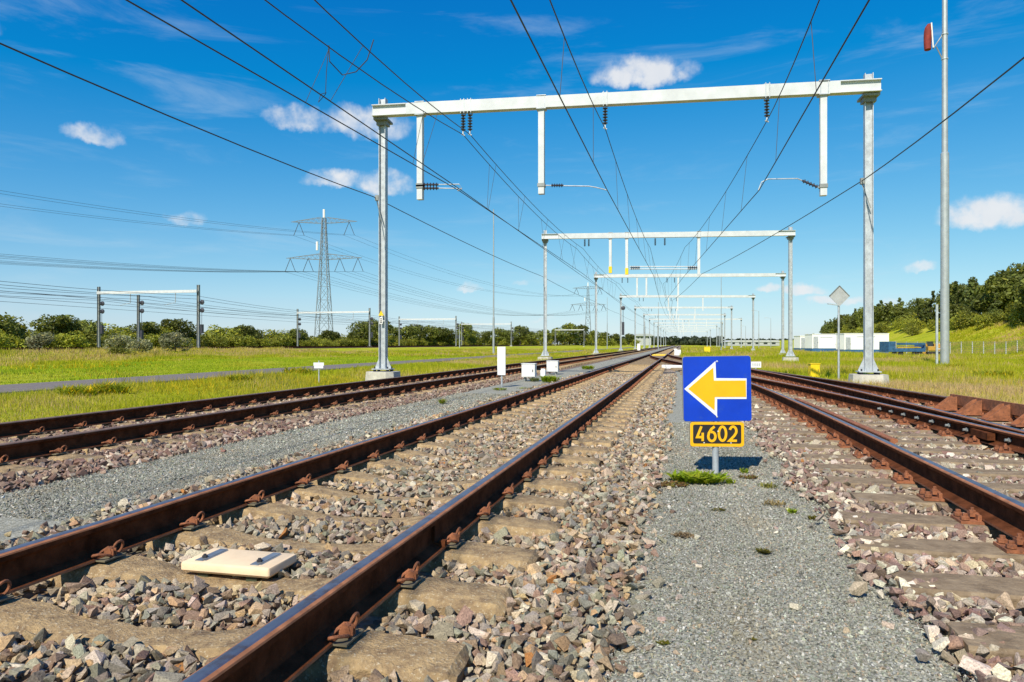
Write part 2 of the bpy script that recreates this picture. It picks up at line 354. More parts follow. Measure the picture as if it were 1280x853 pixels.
    def mesh(s, name, mats, smooth=False):
        me = bpy.data.meshes.new(name); me.from_pydata(s.v, [], s.f)
        for m_ in (mats if isinstance(mats, (list, tuple)) else [mats]): me.materials.append(M[m_] if isinstance(m_, str) else m_)
        me.polygons.foreach_set('material_index', s.m)
        bm = bmesh.new(); bm.from_mesh(me); bmesh.ops.recalc_face_normals(bm, faces=bm.faces); bm.to_mesh(me); bm.free()
        if smooth:
            me.polygons.foreach_set('use_smooth', [True] * len(me.polygons))
            me.set_sharp_from_angle(angle=R(38))
        return me
    def build(s, name, mats, parent=None, loc=(0, 0, 0), rz=0., smooth=False):
        return link(name, s.mesh(name, mats, smooth), parent, loc, rz)

def raw_mesh(name, V, T, colors=None, material=None, smooth=False):
    """V (n,3), T (m,3) numpy arrays -> mesh, colours per point"""
    me = bpy.data.meshes.new(name); V = np.ascontiguousarray(V, dtype=np.float32); T = np.ascontiguousarray(T, dtype=np.int32)
    me.vertices.add(len(V)); me.vertices.foreach_set('co', V.ravel())
    me.loops.add(T.size); me.loops.foreach_set('vertex_index', T.ravel())
    me.polygons.add(len(T)); me.polygons.foreach_set('loop_start', np.arange(0, T.size, 3, dtype=np.int32))
    me.polygons.foreach_set('use_smooth', np.full(len(T), smooth))
    if colors is not None:
        a = me.color_attributes.new('Col', 'FLOAT_COLOR', 'POINT'); cc = np.ones((len(V), 4), np.float32); cc[:, :3] = colors; a.data.foreach_set('color', cc.ravel())
    if material: me.materials.append(M[material])
    me.update(calc_edges=True); me.validate()
    return me
def hull_variant(npts, seed, flat=.75):
    r = np.random.default_rng(seed); p = r.normal(size=(npts, 3)); p /= np.linalg.norm(p, axis=1)[:, None]
    p = np.sign(p) * np.abs(p) ** .75; p *= r.uniform(.82, 1.12, (npts, 1)); p *= np.array([r.uniform(.9, 1.3), r.uniform(.75, 1.), flat * r.uniform(.8, 1.1)])
    bm = bmesh.new(); vs = [bm.verts.new(q) for q in p]; g = bmesh.ops.convex_hull(bm, input=vs)
    bmesh.ops.delete(bm, geom=[e for e in bm.verts if not e.link_faces], context='VERTS'); bmesh.ops.triangulate(bm, faces=bm.faces[:])
    bmesh.ops.recalc_face_normals(bm, faces=bm.faces); bm.verts.index_update()
    V = np.array([v.co[:] for v in bm.verts]); T = np.array([[v.index for v in f.verts] for f in bm.faces]); bm.free()
    return V, T
def rot_mats(n, tilt=.6):
    a = rng.uniform(0, 2 * np.pi, n); b = rng.normal(0, tilt, n); c = rng.normal(0, tilt, n)
    def mk(ax, t):
        m = np.zeros((n, 3, 3)); co, si = np.cos(t), np.sin(t); i, j = [(1, 2), (2, 0), (0, 1)][ax]
        m[:, ax, ax] = 1; m[:, i, i] = co; m[:, j, j] = co; m[:, i, j] = -si; m[:, j, i] = si; return m
    return mk(0, b) @ mk(1, c) @ mk(2, a)
def scatter_join(variants, P, S, col, tilt=.6):
    n = len(P); Rm = rot_mats(n, tilt); which = rng.integers(0, len(variants), n); Vs = []; Ts = []; Cs = []; k = 0
    for i, (V, T) in enumerate(variants):
        idx = np.where(which == i)[0]
        if not len(idx): continue
        W = np.einsum('nij,vj->nvi', Rm[idx], V) * S[idx][:, None, None] + P[idx][:, None, :]
        Vs.append(W.reshape(-1, 3)); m_ = len(V)
        Ts.append((T[None] + (np.arange(len(idx)) * m_)[:, None, None] + k).reshape(-1, 3)); Cs.append(np.repeat(col[idx], m_, axis=0)); k += len(idx) * m_
    return np.concatenate(Vs), np.concatenate(Ts), np.concatenate(Cs)

# ------------------------------------------------------------------ the lie of the land and of the tracks
def sst(a, b, x):
    t = np.clip((np.asarray(x, float) - a) / (b - a), 0, 1); return t * t * (3 - 2 * t)
def zt(X, Y):
    X = np.asarray(X, float); Y = np.asarray(Y, float)
    z = -.14 + .0 * X
    z = z + .47 * sst(-44, -54, X) - .35 * sst(-82, -95, X)
    z = z - .5 * sst(9, 38, X)
    hh = 9.6 - 5.0 * sst(220, 520, Y)
    z = z + hh * sst(46, 84, X) + .5 * np.sin(X * .31 + Y * .07) * sst(50, 66, X)
    return z + .035 * np.sin(X * .9 + 1.3 * np.sin(Y * .23)) * sst(8, 14, np.abs(X))
TA, TB, GA = -1.958, -6.41, .7535                         # track centre lines, half the rail spacing
RAIL_H = .159
_ys = np.arange(-12, 95, .5)
def smooth_line(pts, sig=3.0):
    y = np.array([p[0] for p in pts]); x = np.array([p[1] for p in pts]); v = np.interp(_ys, y, x)
    k = np.arange(-12, 13) * .5; w = np.exp(-.5 * (k / sig) ** 2); w /= w.sum()
    return np.convolve(np.pad(v, 12, mode='edge'), w, 'valid')
_c = smooth_line([(-12, 2.47), (4.3, 2.47), (7, 2.46), (12, 2.39), (18, 2.17), (25.4, 1.53), (34, .73), (42, -.28), (52, -1.33), (62, -1.86), (70, TA), (95, TA)])
_d = smooth_line([(-12, 5.4), (-5, 4.75), (4, 4.08), (7.5, 3.81), (11, 3.52), (15.4, 3.07), (19.5, 2.48), (24, 1.80), (30, 1.11), (95, -2)], 1.5)
Cc = lambda y: float(np.interp(y, _ys, _c)); Dc = lambda y: float(np.interp(y, _ys, _d))

# ground: one sheet to the horizon
gx = np.unique(np.concatenate([np.linspace(-4000, -400, 10), np.linspace(-400, -110, 12), np.linspace(-110, 110, 111), np.linspace(110, 400, 12), np.linspace(400, 4000, 10)]))
gy = np.unique(np.concatenate([np.linspace(-1500, -40, 12), np.linspace(-40, 140, 91), np.linspace(140, 500, 61), np.linspace(500, 6000, 24)]))
GX, GY = np.meshgrid(gx, gy); GZ = zt(GX, GY)
V = np.stack([GX, GY, GZ], -1).reshape(-1, 3); nx, ny = len(gx), len(gy)
ii = (np.arange(ny - 1)[:, None] * nx + np.arange(nx - 1)[None]).ravel()
T = np.concatenate([np.stack([ii, ii + 1, ii + nx + 1], 1), np.stack([ii, ii + nx + 1, ii + nx], 1)])
tag(link('ground', raw_mesh('ground', V, T, material='ground', smooth=True)), 'grassy ground reaching from the tracks to the horizon and up the hill', kind='structure')

def strip(name, ya, xl, xr, z, material, label=None):
    """a sheet between two lines, with its edges turned down into the ground"""
    b = MB(); n = len(ya); q = [(x, y, zz) for y, l, r in zip(ya, xl, xr) for x, zz in ((l - .05, z - .12), (l, z), (r, z), (r + .05, z - .12))]
    fs = [(4 * i + k, 4 * i + k + 1, 4 * i + 5 + k, 4 * i + 4 + k) for i in range(n - 1) for k in range(3)]
    b.add(q, fs); o = b.build(name, material); tag(o, label, kind='structure'); return o
def strip_line(y0, y1, st=2.): return list(np.arange(y0, y1 + .01, st))
Y = strip_line(-12, 640, 8)
bedA = strip('ballast_bed', Y, [-3.72] * len(Y), [-.12] * len(Y), -.105, 'ballastA', 'tan and grey ballast bed under the middle track')
bedB = strip('ballast_bed', Y, [-8.25] * len(Y), [-4.55] * len(Y), -.100, 'ballastB', 'rusty brown ballast bed under the left track')
Y = strip_line(-12, 72, 1.)
bedC = strip('ballast_bed', Y, [min(.78, Cc(y) - 1.55) for y in Y], [max(Cc(y) + 1.7, Dc(y) + 1.5 if y < 26 else -9) for y in Y], -.096, 'ballastC', 'pinkish ballast bed under the switch track on the right')
Y = strip_line(-12, 33, 1.)
pr = lambda y: min(.86, max(-.2, Cc(y) - 1.6 + .9 * (y > 99)))
path_r = [min(.86, Cc(y) - 1.35) if y < 24 else max(-.28, Cc(y) - 1.35) for y in Y]
pathA = strip('gravel_path', Y, [-.22] * len(Y), path_r, -.052, 'gravel', 'grey grit path between the middle track and the switch track')
Y = strip_line(-12, 420, 6.)
pathB = strip('gravel_path', Y, [-4.68] * len(Y), [-3.56] * len(Y), -.056, 'gravel', 'grey grit strip between the left and middle tracks')
Y = strip_line(-12, 260, 3.)
strip('asphalt_path', Y, [-17.9 + .15 * math.sin(y * .15) for y in Y], [-15.1 + .15 * math.sin(y * .11) for y in Y], -.085, 'asphalt', 'dark asphalt lane running through the left meadow')

# ------------------------------------------------------------------ rails
PROF = [(-.070, 0), (-.070, .011), (-.050, .017), (-.014, .031), (-.008, .046), (-.008, .108), (-.016, .119), (-.034, .126), (-.0355, .146),
        (-.033, .1520), (-.022, .1573), (-.012, .1588), (.012, .1588), (.022, .1573), (.033, .1520), (.0355, .146), (.034, .126), (.016, .119), (.008, .108), (.008, .046), (.014, .031), (.050, .017), (.070, .011), (.070, 0)]
RMI = []
for i in range(len(PROF)):
    z = .5 * (PROF[i][1] + PROF[(i + 1) % len(PROF)][1])
    RMI.append(2 if z > .1575 else (1 if z > .147 else (3 if i in (0, len(PROF) - 2) else 0)))
def rail_mesh(path, mats, dz=0., scale=1.):
    b = MB(); n = len(PROF); vs = []; fs = []; mi = []
    for i, p in enumerate(path):
        a = Vector(path[max(i - 1, 0)]); c = Vector(path[min(i + 1, len(path) - 1)]); d = (c - a).normalized(); s_ = Vector((d.y, -d.x, 0))
        vs += [Vector(p) + s_ * (x * scale) + Vector((0, 0, z * scale + dz)) for x, z in PROF]
    for i in range(len(path) - 1):
        for k in range(n): fs.append((i * n + k, i * n + (k + 1) % n, (i + 1) * n + (k + 1) % n, (i + 1) * n + k)); mi.append(RMI[k])
    fs.append(tuple(reversed(range(n)))); mi.append(0); fs.append(tuple((len(path) - 1) * n + k for k in range(n))); mi.append(0)
    b.v = [tuple(v) for v in vs]; b.f = fs; b.m = mi
    return b.mesh('rail', mats)
RM_MAIN = ['rust_dark', 'rust_edge', 'steel', 'rust_edge']
RM_OLD = ['rust_dark', 'steel_dull', 'steel_dull', 'rust_edge']
RM_SW = ['rust_dark', 'rust_edge', 'steel', 'rust']

# concrete sleepers, worn; a few variants that are shared
def sleeper_mesh(seed):
    r = np.random.default_rng(seed); xs = np.unique(np.concatenate([np.linspace(-1.26, 1.26, 34), [-1.235, 1.235]]))
    kx = [0, .3, .5, .70, .95, 1.235, 1.26]
    ht = np.interp(np.abs(xs), kx, [.082, .09, .112, .125, .125, .115, .10]); hb = ht + .03
    zt_ = np.interp(np.abs(xs), kx, [-.062, -.052, -.022, -.008, -.012, -.026, -.05])
    b = MB(); vs = []; fs = []
    for x, h, g_, z in zip(xs, ht, hb, zt_):
        prof = [(-g_, -.22), (-h - .014, z - .035), (-h + .014, z - .003), (0, z), (h - .014, z - .003), (h + .014, z - .035), (g_, -.22)]
        for k, (y, zz) in enumerate(prof):
            j = .006 if 0 < k < 6 and abs(abs(x) - .75) > .14 else .0015
            vs.append((x + r.normal(0, j * .6), y + r.normal(0, j), zz + min(0, r.normal(0, j * .7)) if k in (2, 3, 4) else zz + r.normal(0, j)))
    n = 7
    for i in range(len(xs) - 1):
        for k in range(n - 1): fs.append((i * n + k, i * n + k + 1, (i + 1) * n + k + 1, (i + 1) * n + k))
    fs.append(tuple(range(n))); fs.append(tuple(reversed(range((len(xs) - 1) * n, len(xs) * n))))
    b.add(vs, fs); return b.mesh('sleeper', 'concrete_sleeper', smooth=True)
SLEEPERS = [sleeper_mesh(k) for k in range(5)]
def clip_mesh():
    """spring clip: ribbed shoulder with a bar curled into an ear on both sides; x points away from the rail, origin at the rail foot edge"""
    b = MB()
    b.box((.022, 0, -.004), (.07, .15, .008), mi=1)
    sh = [(-.012, .010), (.046, .0), (.044, .014), (.034, .044), (.018, .050), (-.004, .034)]
    b.prism(sh, lambda a, c, t: (a, t, c), -.015, .015)
    for t in (-.009, .009): b.box((.034, t, .026), (.034, .005, .034))
    up = []
    for k in range(0, 12):                                # the big ear
        a = R(165 - 26 * k); up.append((.024 + .010 * math.sin(a), .050 + .034 * math.cos(a), .034 + .034 * math.sin(a)))
    b.tube([(-.014, .008, .016), (.004, .014, .042)] + up, .0072, 7)
    b.tube([(.03, -.010, .010), (.042, -.034, .016), (.042, -.062, .026), (.026, -.086, .032), (.004, -.094, .028), (-.016, -.080, .018), (-.022, -.05, .016), (-.010, -.014, .030), (.012, .004, .048)], .0072, 7)
    return b.mesh('rail_clip', ['rust', 'pad'], smooth=True)
CLIP = clip_mesh()
def far_clip(b, x, y, sgn):
    b.box((x + sgn * .03, y, .022), (.06, .045, .055)); b.box((x + sgn * .025, y + .055, .03), (.03, .05, .045)); b.box((x + sgn * .02, y - .06, .022), (.05, .06, .025))

SL0 = 2.27                                                # a sleeper of the middle track stands here, the others every 0.6 m
def plain_track(name, label, xc, rm, y_near, y_parts, y_far, ph, skip=None, straight_to=640):
    t = tag(empty(name, (xc, 0, 0)), label, 'railway track')
    path = [(0, y, 0) for y in (-12, 0, 4, 8, 16, 32, 64, 128, 256, straight_to)]
    for s_ in (-1, 1):
        me = rail_mesh(path, rm); link('rail', me, t, (s_ * GA, 0, 0))
    fs = MB(); fc = MB(); k = 0; y = SL0 + ph
    while y > y_near: y -= .6
    while y < y_far:
        if not (skip and skip[0] < y < skip[1]):
            if y < y_parts:
                s = link('sleeper', SLEEPERS[k % 5], t, (random.uniform(-.02, .02), y + random.uniform(-.012, .012), 0), random.gauss(0, .006) + (math.pi if k % 2 else 0))
                if y < 15:
                    flip = math.pi if k % 2 else 0
                    for xr in (-GA, GA):
                        for sg in (-1, 1):
                            c = link('rail_clip', CLIP, s); c.scale = (.9, .9, .9); c.rotation_euler = (0, 0, (0 if sg > 0 else math.pi) - s.rotation_euler.z)
                            c.location = Matrix.Rotation(-s.rotation_euler.z, 3, 'Z') @ Vector((xr + sg * .070 - s.location.x, y - s.location.y, .008))
            else:
                fs.box((0, y, -.11), (2.5, .25, .2))
            if 15 <= y < 60:
                for xr in (-GA, GA):
                    for sg in (-1, 1): far_clip(fc, xr + sg * .072, y, sg)
        k += 1; y += .6
    if fs.v: tag(fs.build('distant_sleepers', 'concrete_sleeper', t), kind='stuff')
    if fc.v: tag(fc.build('distant_rail_clips', 'rust', t), kind='stuff')
    return t
trackA = plain_track('railway_track', 'middle straight track with shiny railheads and stained concrete sleepers, a cream box between its rails', TA, RM_MAIN, .4, 36, 150, 0., skip=(36.5, 67))
trackB = plain_track('railway_track', 'left straight track with dark rusty rails beside the meadow', TB, RM_OLD, 3., 36, 150, .22)
# joint bar and stub on the near rail
jb = MB(); jb.box((GA + .017, 3.36, .07), (.014, .012, .09)); jb.box((GA + .03, 3.36, .026), (.05, .02, .018)); jb.box((GA + .062, 3.37, .03), (.03, .03, .03)); jb.build('rail_bond', 'rust_dark', trackA)

# the switch track on the right: timbers, base plates, rails, check rails
turn = tag(empty('switch_track', (0, 0, 0)), 'rusty switch track on wooden timbers curving in from the right edge', 'railway track')
def line_path(fn, off, y0, y1, st=.75):
    out = []
    for y in list(np.arange(y0, y1, st)) + [y1]:
        d = (fn(y + .2) - fn(y - .2)) / .4; nrm = 1 / math.hypot(1, d); out.append((fn(y) + off * nrm, y - off * d * nrm, .022))
    return out
link('rail', rail_mesh(line_path(Cc, -GA, -12, 66), RM_SW), turn)
link('rail', rail_mesh(line_path(Cc, GA, -12, 66), RM_SW), turn)
link('rail', rail_mesh(line_path(Dc, -GA, 7.35, 26), RM_SW, scale=.985), turn)
link('rail', rail_mesh(line_path(Dc, -GA, -12, 4.6), RM_SW, scale=.985), turn)
link('rail', rail_mesh(line_path(Dc, GA, -12, 26), RM_OLD, scale=.985), turn)
link('check_rail', rail_mesh(line_path(Cc, -GA + .125, 6.95, 11.9), ['rust', 'rust', 'rust', 'rust'], scale=.97), turn)
cr = MB(); cp = line_path(Dc, GA - .13, 4.5, 12.2)
for a, b_ in zip(cp[:-1], cp[1:]): cr.bar(Vector(a) + Vector((0, 0, .15)), Vector(b_) + Vector((0, 0, .15)), .035, .15)
cko = cr.build('check_rail', 'rust', turn)
for k, y in enumerate(np.arange(4.9, 12.2, .72)):
    x = Dc(y) + GA - .148; g = MB()
    for dy in (-.09, .09): g.prism([(0, .0), (0, .21), (-.05, .20), (-.27, .015), (-.27, 0)], lambda a, c, t: (a, t, c), dy - .012, dy + .012)
    g.box((-.15, 0, .008), (.30, .26, .016)); g.build('gusset_support', 'rust', cko, (x, y, .016))
nutm = MB(); nutm.lathe([(.024, 0), (.024, .02), (.014, .022), (.014, .05)], (0, 0, 0), (-1, 0, 0), 6); NUT = nutm.mesh('bolt', 'galv_dark')
for y in np.arange(7.7, 11.2, .42): link('bolt', NUT, turn, (Dc(y) - GA - .012, y, .022 + .078))
fb = MB(); fb.box((0, 0, 0), (.07, .42, .07)); fb.build('spacer_block', 'rust_dark', turn, (Dc(8.2) - GA - .045, 8.15, .10))
rod = MB(); rod.tube([(3.0, 7.3, .12), (3.3, 6.6, .10), (3.7, 6.2, .09)], .014, 6); rod.tube([(3.02, 7.25, .09), (3.4, 6.9, .07), (3.9, 6.7, .06)], .012, 6); rod.build('throw_rod', 'galv_dark', turn)
def plate_mesh():
    b = MB(); b.box((0, 0, .006), (.37, .16, .016))
    for s_ in (-1, 1):
        b.box((s_ * .083, 0, .028), (.020, .12, .036)); b.box((s_ * .096, 0, .040), (.046, .05, .022)); b.lathe([(.018, 0), (.018, .014), (.010, .016), (.010, .030)], (s_ * .10, 0, .048), n=6)
        for d in (-.05, .05): b.lathe([(.024, 0), (.024, .018), (.014, .02), (.014, .035)], (s_ * .155, d, .018), n=6)
    return b.mesh('base_plate', 'rust')
PLATE = plate_mesh()
def timber_mesh(length, seed):
    r = np.random.default_rng(seed); b = MB(); xs = np.linspace(-length / 2, length / 2, 12); vs = []; fs = []; h = .128
    for x in xs:
        for y, z in ((-h, -.2), (-h, -.012), (-h + .012, 0), (0, .001), (h - .012, 0), (h, -.012), (h, -.2)): vs.append((x, y + r.normal(0, .003), z + r.normal(0, .002)))
    n = 7
    for i in range(11):
        for k in range(6): fs.append((i * n + k, i * n + k + 1, (i + 1) * n + k + 1, (i + 1) * n + k))
    fs.append(tuple(range(n))); fs.append(tuple(reversed(range(77 - n, 77)))); b.add(vs, fs); return b.mesh('timber', 'timber')
TIMB = {}
def timber(y, x0, x1, plates, k, ang=0.):
    ln = round((x1 - x0) * 2) / 2 + .1; key = (ln, k % 3)
    if key not in TIMB: TIMB[key] = timber_mesh(ln, k)
    t = link('timber', TIMB[key], turn, ((x0 + x1) / 2 + random.uniform(-.05, .05), y, .003 + random.uniform(-.006, .0)), ang + random.gauss(0, .01))
    for xr in plates:
        p = link('base_plate', PLATE, t, (xr - t.location.x, (xr - t.location.x) * -math.tan(t.rotation_euler.z) * 0, .002 - t.location.z), -t.rotation_euler.z * 0)
k = 0
for y in np.arange(1.0, 36, .6):
    sl = math.atan(-(Cc(y + .3) - Cc(y - .3)) / .6)
    rails = [Cc(y) - GA, Cc(y) + GA] + ([Dc(y) - GA] if 7.0 < y < 23 else []) + ([Dc(y) + GA] if y < 16 else [])
    timber(y, Cc(y) - 1.42, max(Cc(y) + 1.3, Dc(y) + 1.3 if y < 26 else -9), rails if y < 30 else [], k, -sl * 0); k += 1
fst = MB()
for y in np.arange(36.8, 66.8, .6): fst.box(((TA - 1.3 + Cc(y) + 1.3) / 2, y, -.1), (Cc(y) - TA + 2.6, .25, .2))
tag(fst.build('distant_timbers', 'timber', turn), kind='stuff')

# ------------------------------------------------------------------ ballast stones
HULL = [hull_variant(10, 100 + k) for k in range(26)]
HULL_S = [hull_variant(7, 300 + k) for k in range(16)]
HULL_C = [hull_variant(6, 500 + k, .8) for k in range(12)]
HMESH = [raw_mesh('stone', V, T, material='stone_one') for V, T in HULL]
def palette(P, n, var=.22, odd=.004):
    c = np.array(P)[rng.integers(0, len(P), n)] * rng.uniform(1 - var, 1 + var, (n, 1)); c = c * rng.uniform(.94, 1.06, (n, 3))
    od = rng.random(n) < odd; c[od] = np.array((.36, .16, .05)) * rng.uniform(.8, 1.2, (od.sum(), 1)); return c
def in_view(X, Y, m=.25):
    d = CS * Y - SN * X; u = (CS * X + SN * Y) / np.maximum(d, .05); return (d > .5) & (u > -.7111 - m) & (u < .7111 + m)
def jgrid(x0, x1, y0, y1, st):
    xs = np.arange(x0, x1, st); ys = np.arange(y0, y1, st); X, Y_ = np.meshgrid(xs, ys); n = X.size
    return X.ravel() + rng.uniform(-.5, .5, n) * st, Y_.ravel() + rng.uniform(-.5, .5, n) * st
def on_sleeper(Y_, ph, hw):
    q = (Y_ - SL0 - ph + .3) % .6 - .3; return np.abs(q) < hw
def ballast(bed, pal, x0, x1, y0, ymid, y1, keep, zf, nsingle, st=.037, dust=None, name='ballast_stones'):
    Ps, Ss, Cs_ = [], [], []; layers = [(y0, ymid, st, .6 * st, -.012), (y0, ymid, st * 1.15, .69 * st, .008), (ymid, y1, st * 1.5, .8 * st, 0.)]
    far = []
    for li, (a, b, s_, r0, dz) in enumerate(layers):
        X, Y_ = jgrid(x0, x1, a, b, s_); k_ = in_view(X, Y_) & keep(X, Y_, li)
        if li == 1: k_ &= rng.random(len(X)) > .25
        X, Y_ = X[k_], Y_[k_]; n = len(X); S = r0 * np.exp(rng.normal(0, .26, n)); Z = zf(X, Y_) + dz + rng.normal(0, .007, n)
        c = palette(pal, n); c *= (.86 + .26 * (.5 + .5 * np.sin(X * 2.3 + 2 * np.sin(Y_ * .9)) * np.sin(Y_ * 1.7 + X)))[:, None]
        if dust is not None:
            w, dc = dust(X, Y_); c = c * (1 - w[:, None]) + np.array(dc) * c.mean(1)[:, None] / .3 * w[:, None]
        if li < 2: Ps.append(np.stack([X, Y_, Z], 1)); Ss.append(S); Cs_.append(c)
        else: far.append((np.stack([X, Y_, Z], 1), S, c))
    P = np.concatenate(Ps); S = np.concatenate(Ss); C_ = np.concatenate(Cs_)
    d = CS * P[:, 1] - SN * P[:, 0]; u = (CS * P[:, 0] + SN * P[:, 1]) / d; vpy = YV + F * (CZ - P[:, 2]) / d
    vis = (np.abs(u) < .71) & (vpy < 851); ly = np.zeros(len(P), bool); ly[len(Ps[0]):] = True
    score = np.where(vis & ly, S / d, 0); best = np.argsort(-score)[:nsingle]; best = best[score[best] > 0]
    Rm = rot_mats(len(best), .5)
    for i, j in enumerate(best):
        o = link('stone', HMESH[i % len(HMESH)], bed, P[j]); o.rotation_euler = Matrix(Rm[i]).to_euler(); o.scale = (S[j],) * 3; o.color = (*C_[j], 1)
    rest = np.ones(len(P), bool); rest[best] = False
    V, T, C2 = scatter_join(HULL, P[rest], S[rest], C_[rest], .5)
    for p, s_, c in far:
        v2, t2, c2 = scatter_join(HULL_S, p, s_, c, .5); T = np.concatenate([T, t2 + len(V)]); V = np.concatenate([V, v2]); C2 = np.concatenate([C2, c2])
    tag(link(name, raw_mesh(name, V, T, C2, 'stone'), bed), kind='stuff')
    return len(T)
def keepA(X, Y_, li):
    dx = X - TA; ok = ~((np.abs(dx) < 1.28) & on_sleeper(Y_, 0., .118 + rng.normal(0, .028, len(X)))) | ((np.abs(dx) < .35) & on_sleeper(Y_, 0., .2) & ~on_sleeper(Y_, 0., .085))
    ok &= (np.abs(np.abs(dx) - GA) > .085); edge = rng.normal(0, .05, len(X))
    return ok & (X < -.20 + edge) & (X > -3.50 - edge)
zfA = lambda X, Y_: np.where(np.abs(X - TA) < 1.25, -.064, -.066 + .030 * sst(1.25, 1.7, np.abs(X - TA)))
dustA = lambda X, Y_: (np.clip(.85 - 1.5 * np.abs(np.abs(X - TA) - GA), 0, .7) * rng.random(len(X)), (.36, .27, .17))
nA = ballast(bedA, PAL_A, -3.75, -.05, .9, 9.5, 26, keepA, zfA, 300, dust=dustA)
def keepB(X, Y_, li):
    dx = X - TB; ok = ~((np.abs(dx) < 1.28) & on_sleeper(Y_, .22, .085 + rng.normal(0, .03, len(X)))) & (np.abs(np.abs(dx) - GA) > .085); edge = rng.normal(0, .06, len(X))
    return ok & (X < -4.76 + edge)
zfB = lambda X, Y_: np.where(np.abs(X - TB) < 1.25, -.046, -.05)
dustB = lambda X, Y_: (np.clip(1.05 - .75 * np.abs(np.abs(X - TB) - GA), 0, .7) * rng.random(len(X)), (.30, .20, .15))
nB = ballast(bedB, PAL_B + PAL_C[:4], -8.0, -4.45, 4., 13, 24, keepB, zfB, 120, st=.042, dust=dustB)
def keepC(X, Y_, li):
    cc = np.interp(Y_, _ys, _c); dd = np.interp(Y_, _ys, _d); q = (Y_ - 1.0 + .3) % .6 - .3
    ok = ~((np.abs(q) < .108 + rng.normal(0, .030, len(X))) & (X > cc - 1.42))
    for xr in (cc - GA, cc + GA, dd + GA): ok &= np.abs(X - xr) > .085
    ok &= (np.abs(X - dd + GA) > .085) | (Y_ < 7.3); edge = rng.normal(0, .06, len(X))
    return ok & (X > np.minimum(.88, cc - 1.5) + edge + .06 * np.sin(Y_ * 3)) & (X < np.maximum(dd + 1.45, cc + 1.5) + edge)
zfC = lambda X, Y_: -.032 + .010 * sst(1.3, .9, X)
dustC = lambda X, Y_: (np.clip(.6 - 1.3 * np.abs(np.abs(X - np.interp(Y_, _ys, _c)) - GA), 0, .5) * rng.random(len(X)), (.34, .22, .13))
nC = ballast(bedC, PAL_C, .6, 6.6, 1.6, 10, 22, keepC, zfC, 300, st=.040, dust=dustC)
# stray stones lying on the grit
# ------------------------------------------------------------------ grit chips near the camera
def chips(bed, x0, x1, y0, y1, st, z, big=1., name='grit_chips'):
    X, Y_ = jgrid(x0, x1, y0, y1, st); k_ = in_view(X, Y_, .05) & (rng.random(len(X)) > .1); X, Y_ = X[k_], Y_[k_]; n = len(X)
    P = np.stack([X, Y_, z + rng.uniform(-.001, .003, n)], 1); S = .0052 * big * np.exp(rng.normal(0, .3, n)); c = palette(PAL_G, n, .22, 0)
    lo = .5 + .5 * np.sin(X * 5.1 + 2 * np.sin(Y_ * 1.7)) * np.sin(Y_ * 2.3 + 1.5 * np.sin(X * 3.3)); c *= (.80 + .30 * lo)[:, None]; br_ = np.clip(1.6 * np.sin(X * 7 + Y_ * 1.1) * np.sin(Y_ * 1.9 - X * 2) - .9, 0, .6)[:, None]; c = c * (1 - br_) + c.mean(1)[:, None] * np.array((1.15, 1.0, .72)) * br_
    w = rng.random(n); c[w < .03] = (.55, .54, .5); c[(w > .03) & (w < .08)] = (.36, .28, .2)
    V, T, C2 = scatter_join(HULL_C, P, S, c, .8); tag(link(name, raw_mesh(name, V, T, C2, 'stone'), bed), kind='stuff')
    return len(T)
nG = chips(pathA, -.26, .95, 1.9, 4.6, .0105, -.051)
nG += chips(pathA, -.26, .95, 4.6, 10, .016, -.051, 1.35)
nG += chips(pathB, -4.7, -3.5, 3.6, 7.5, .016, -.055, 1.35)
nG += chips(pathB, -4.7, -3.5, 7.5, 15, .030, -.055, 2.2)
# stray ballast on the grit
for bed, xa, xb, ya, yb, n, pal in ((pathA, -.2, .8, 2, 9, 46, PAL_C), (pathB, -4.6, -3.6, 4.5, 12, 16, PAL_B)):
    X = rng.uniform(xa, xb, n); Y_ = rng.uniform(ya, yb, n); c = palette(pal, n); e = np.where(rng.random(n) < .7, np.where(rng.random(n) < .5, xa, xb), X); X = X * .3 + e * .7
    for j in range(n):
        s_ = rng.uniform(.011, .028); o = link('stone', HMESH[j % len(HMESH)], bed, (X[j], Y_[j], -.05 + s_ * .3), rng.uniform(0, 6)); o.scale = (s_,) * 3; o.color = (*c[j], 1)
print('tris', nA, nB, nC, nG)

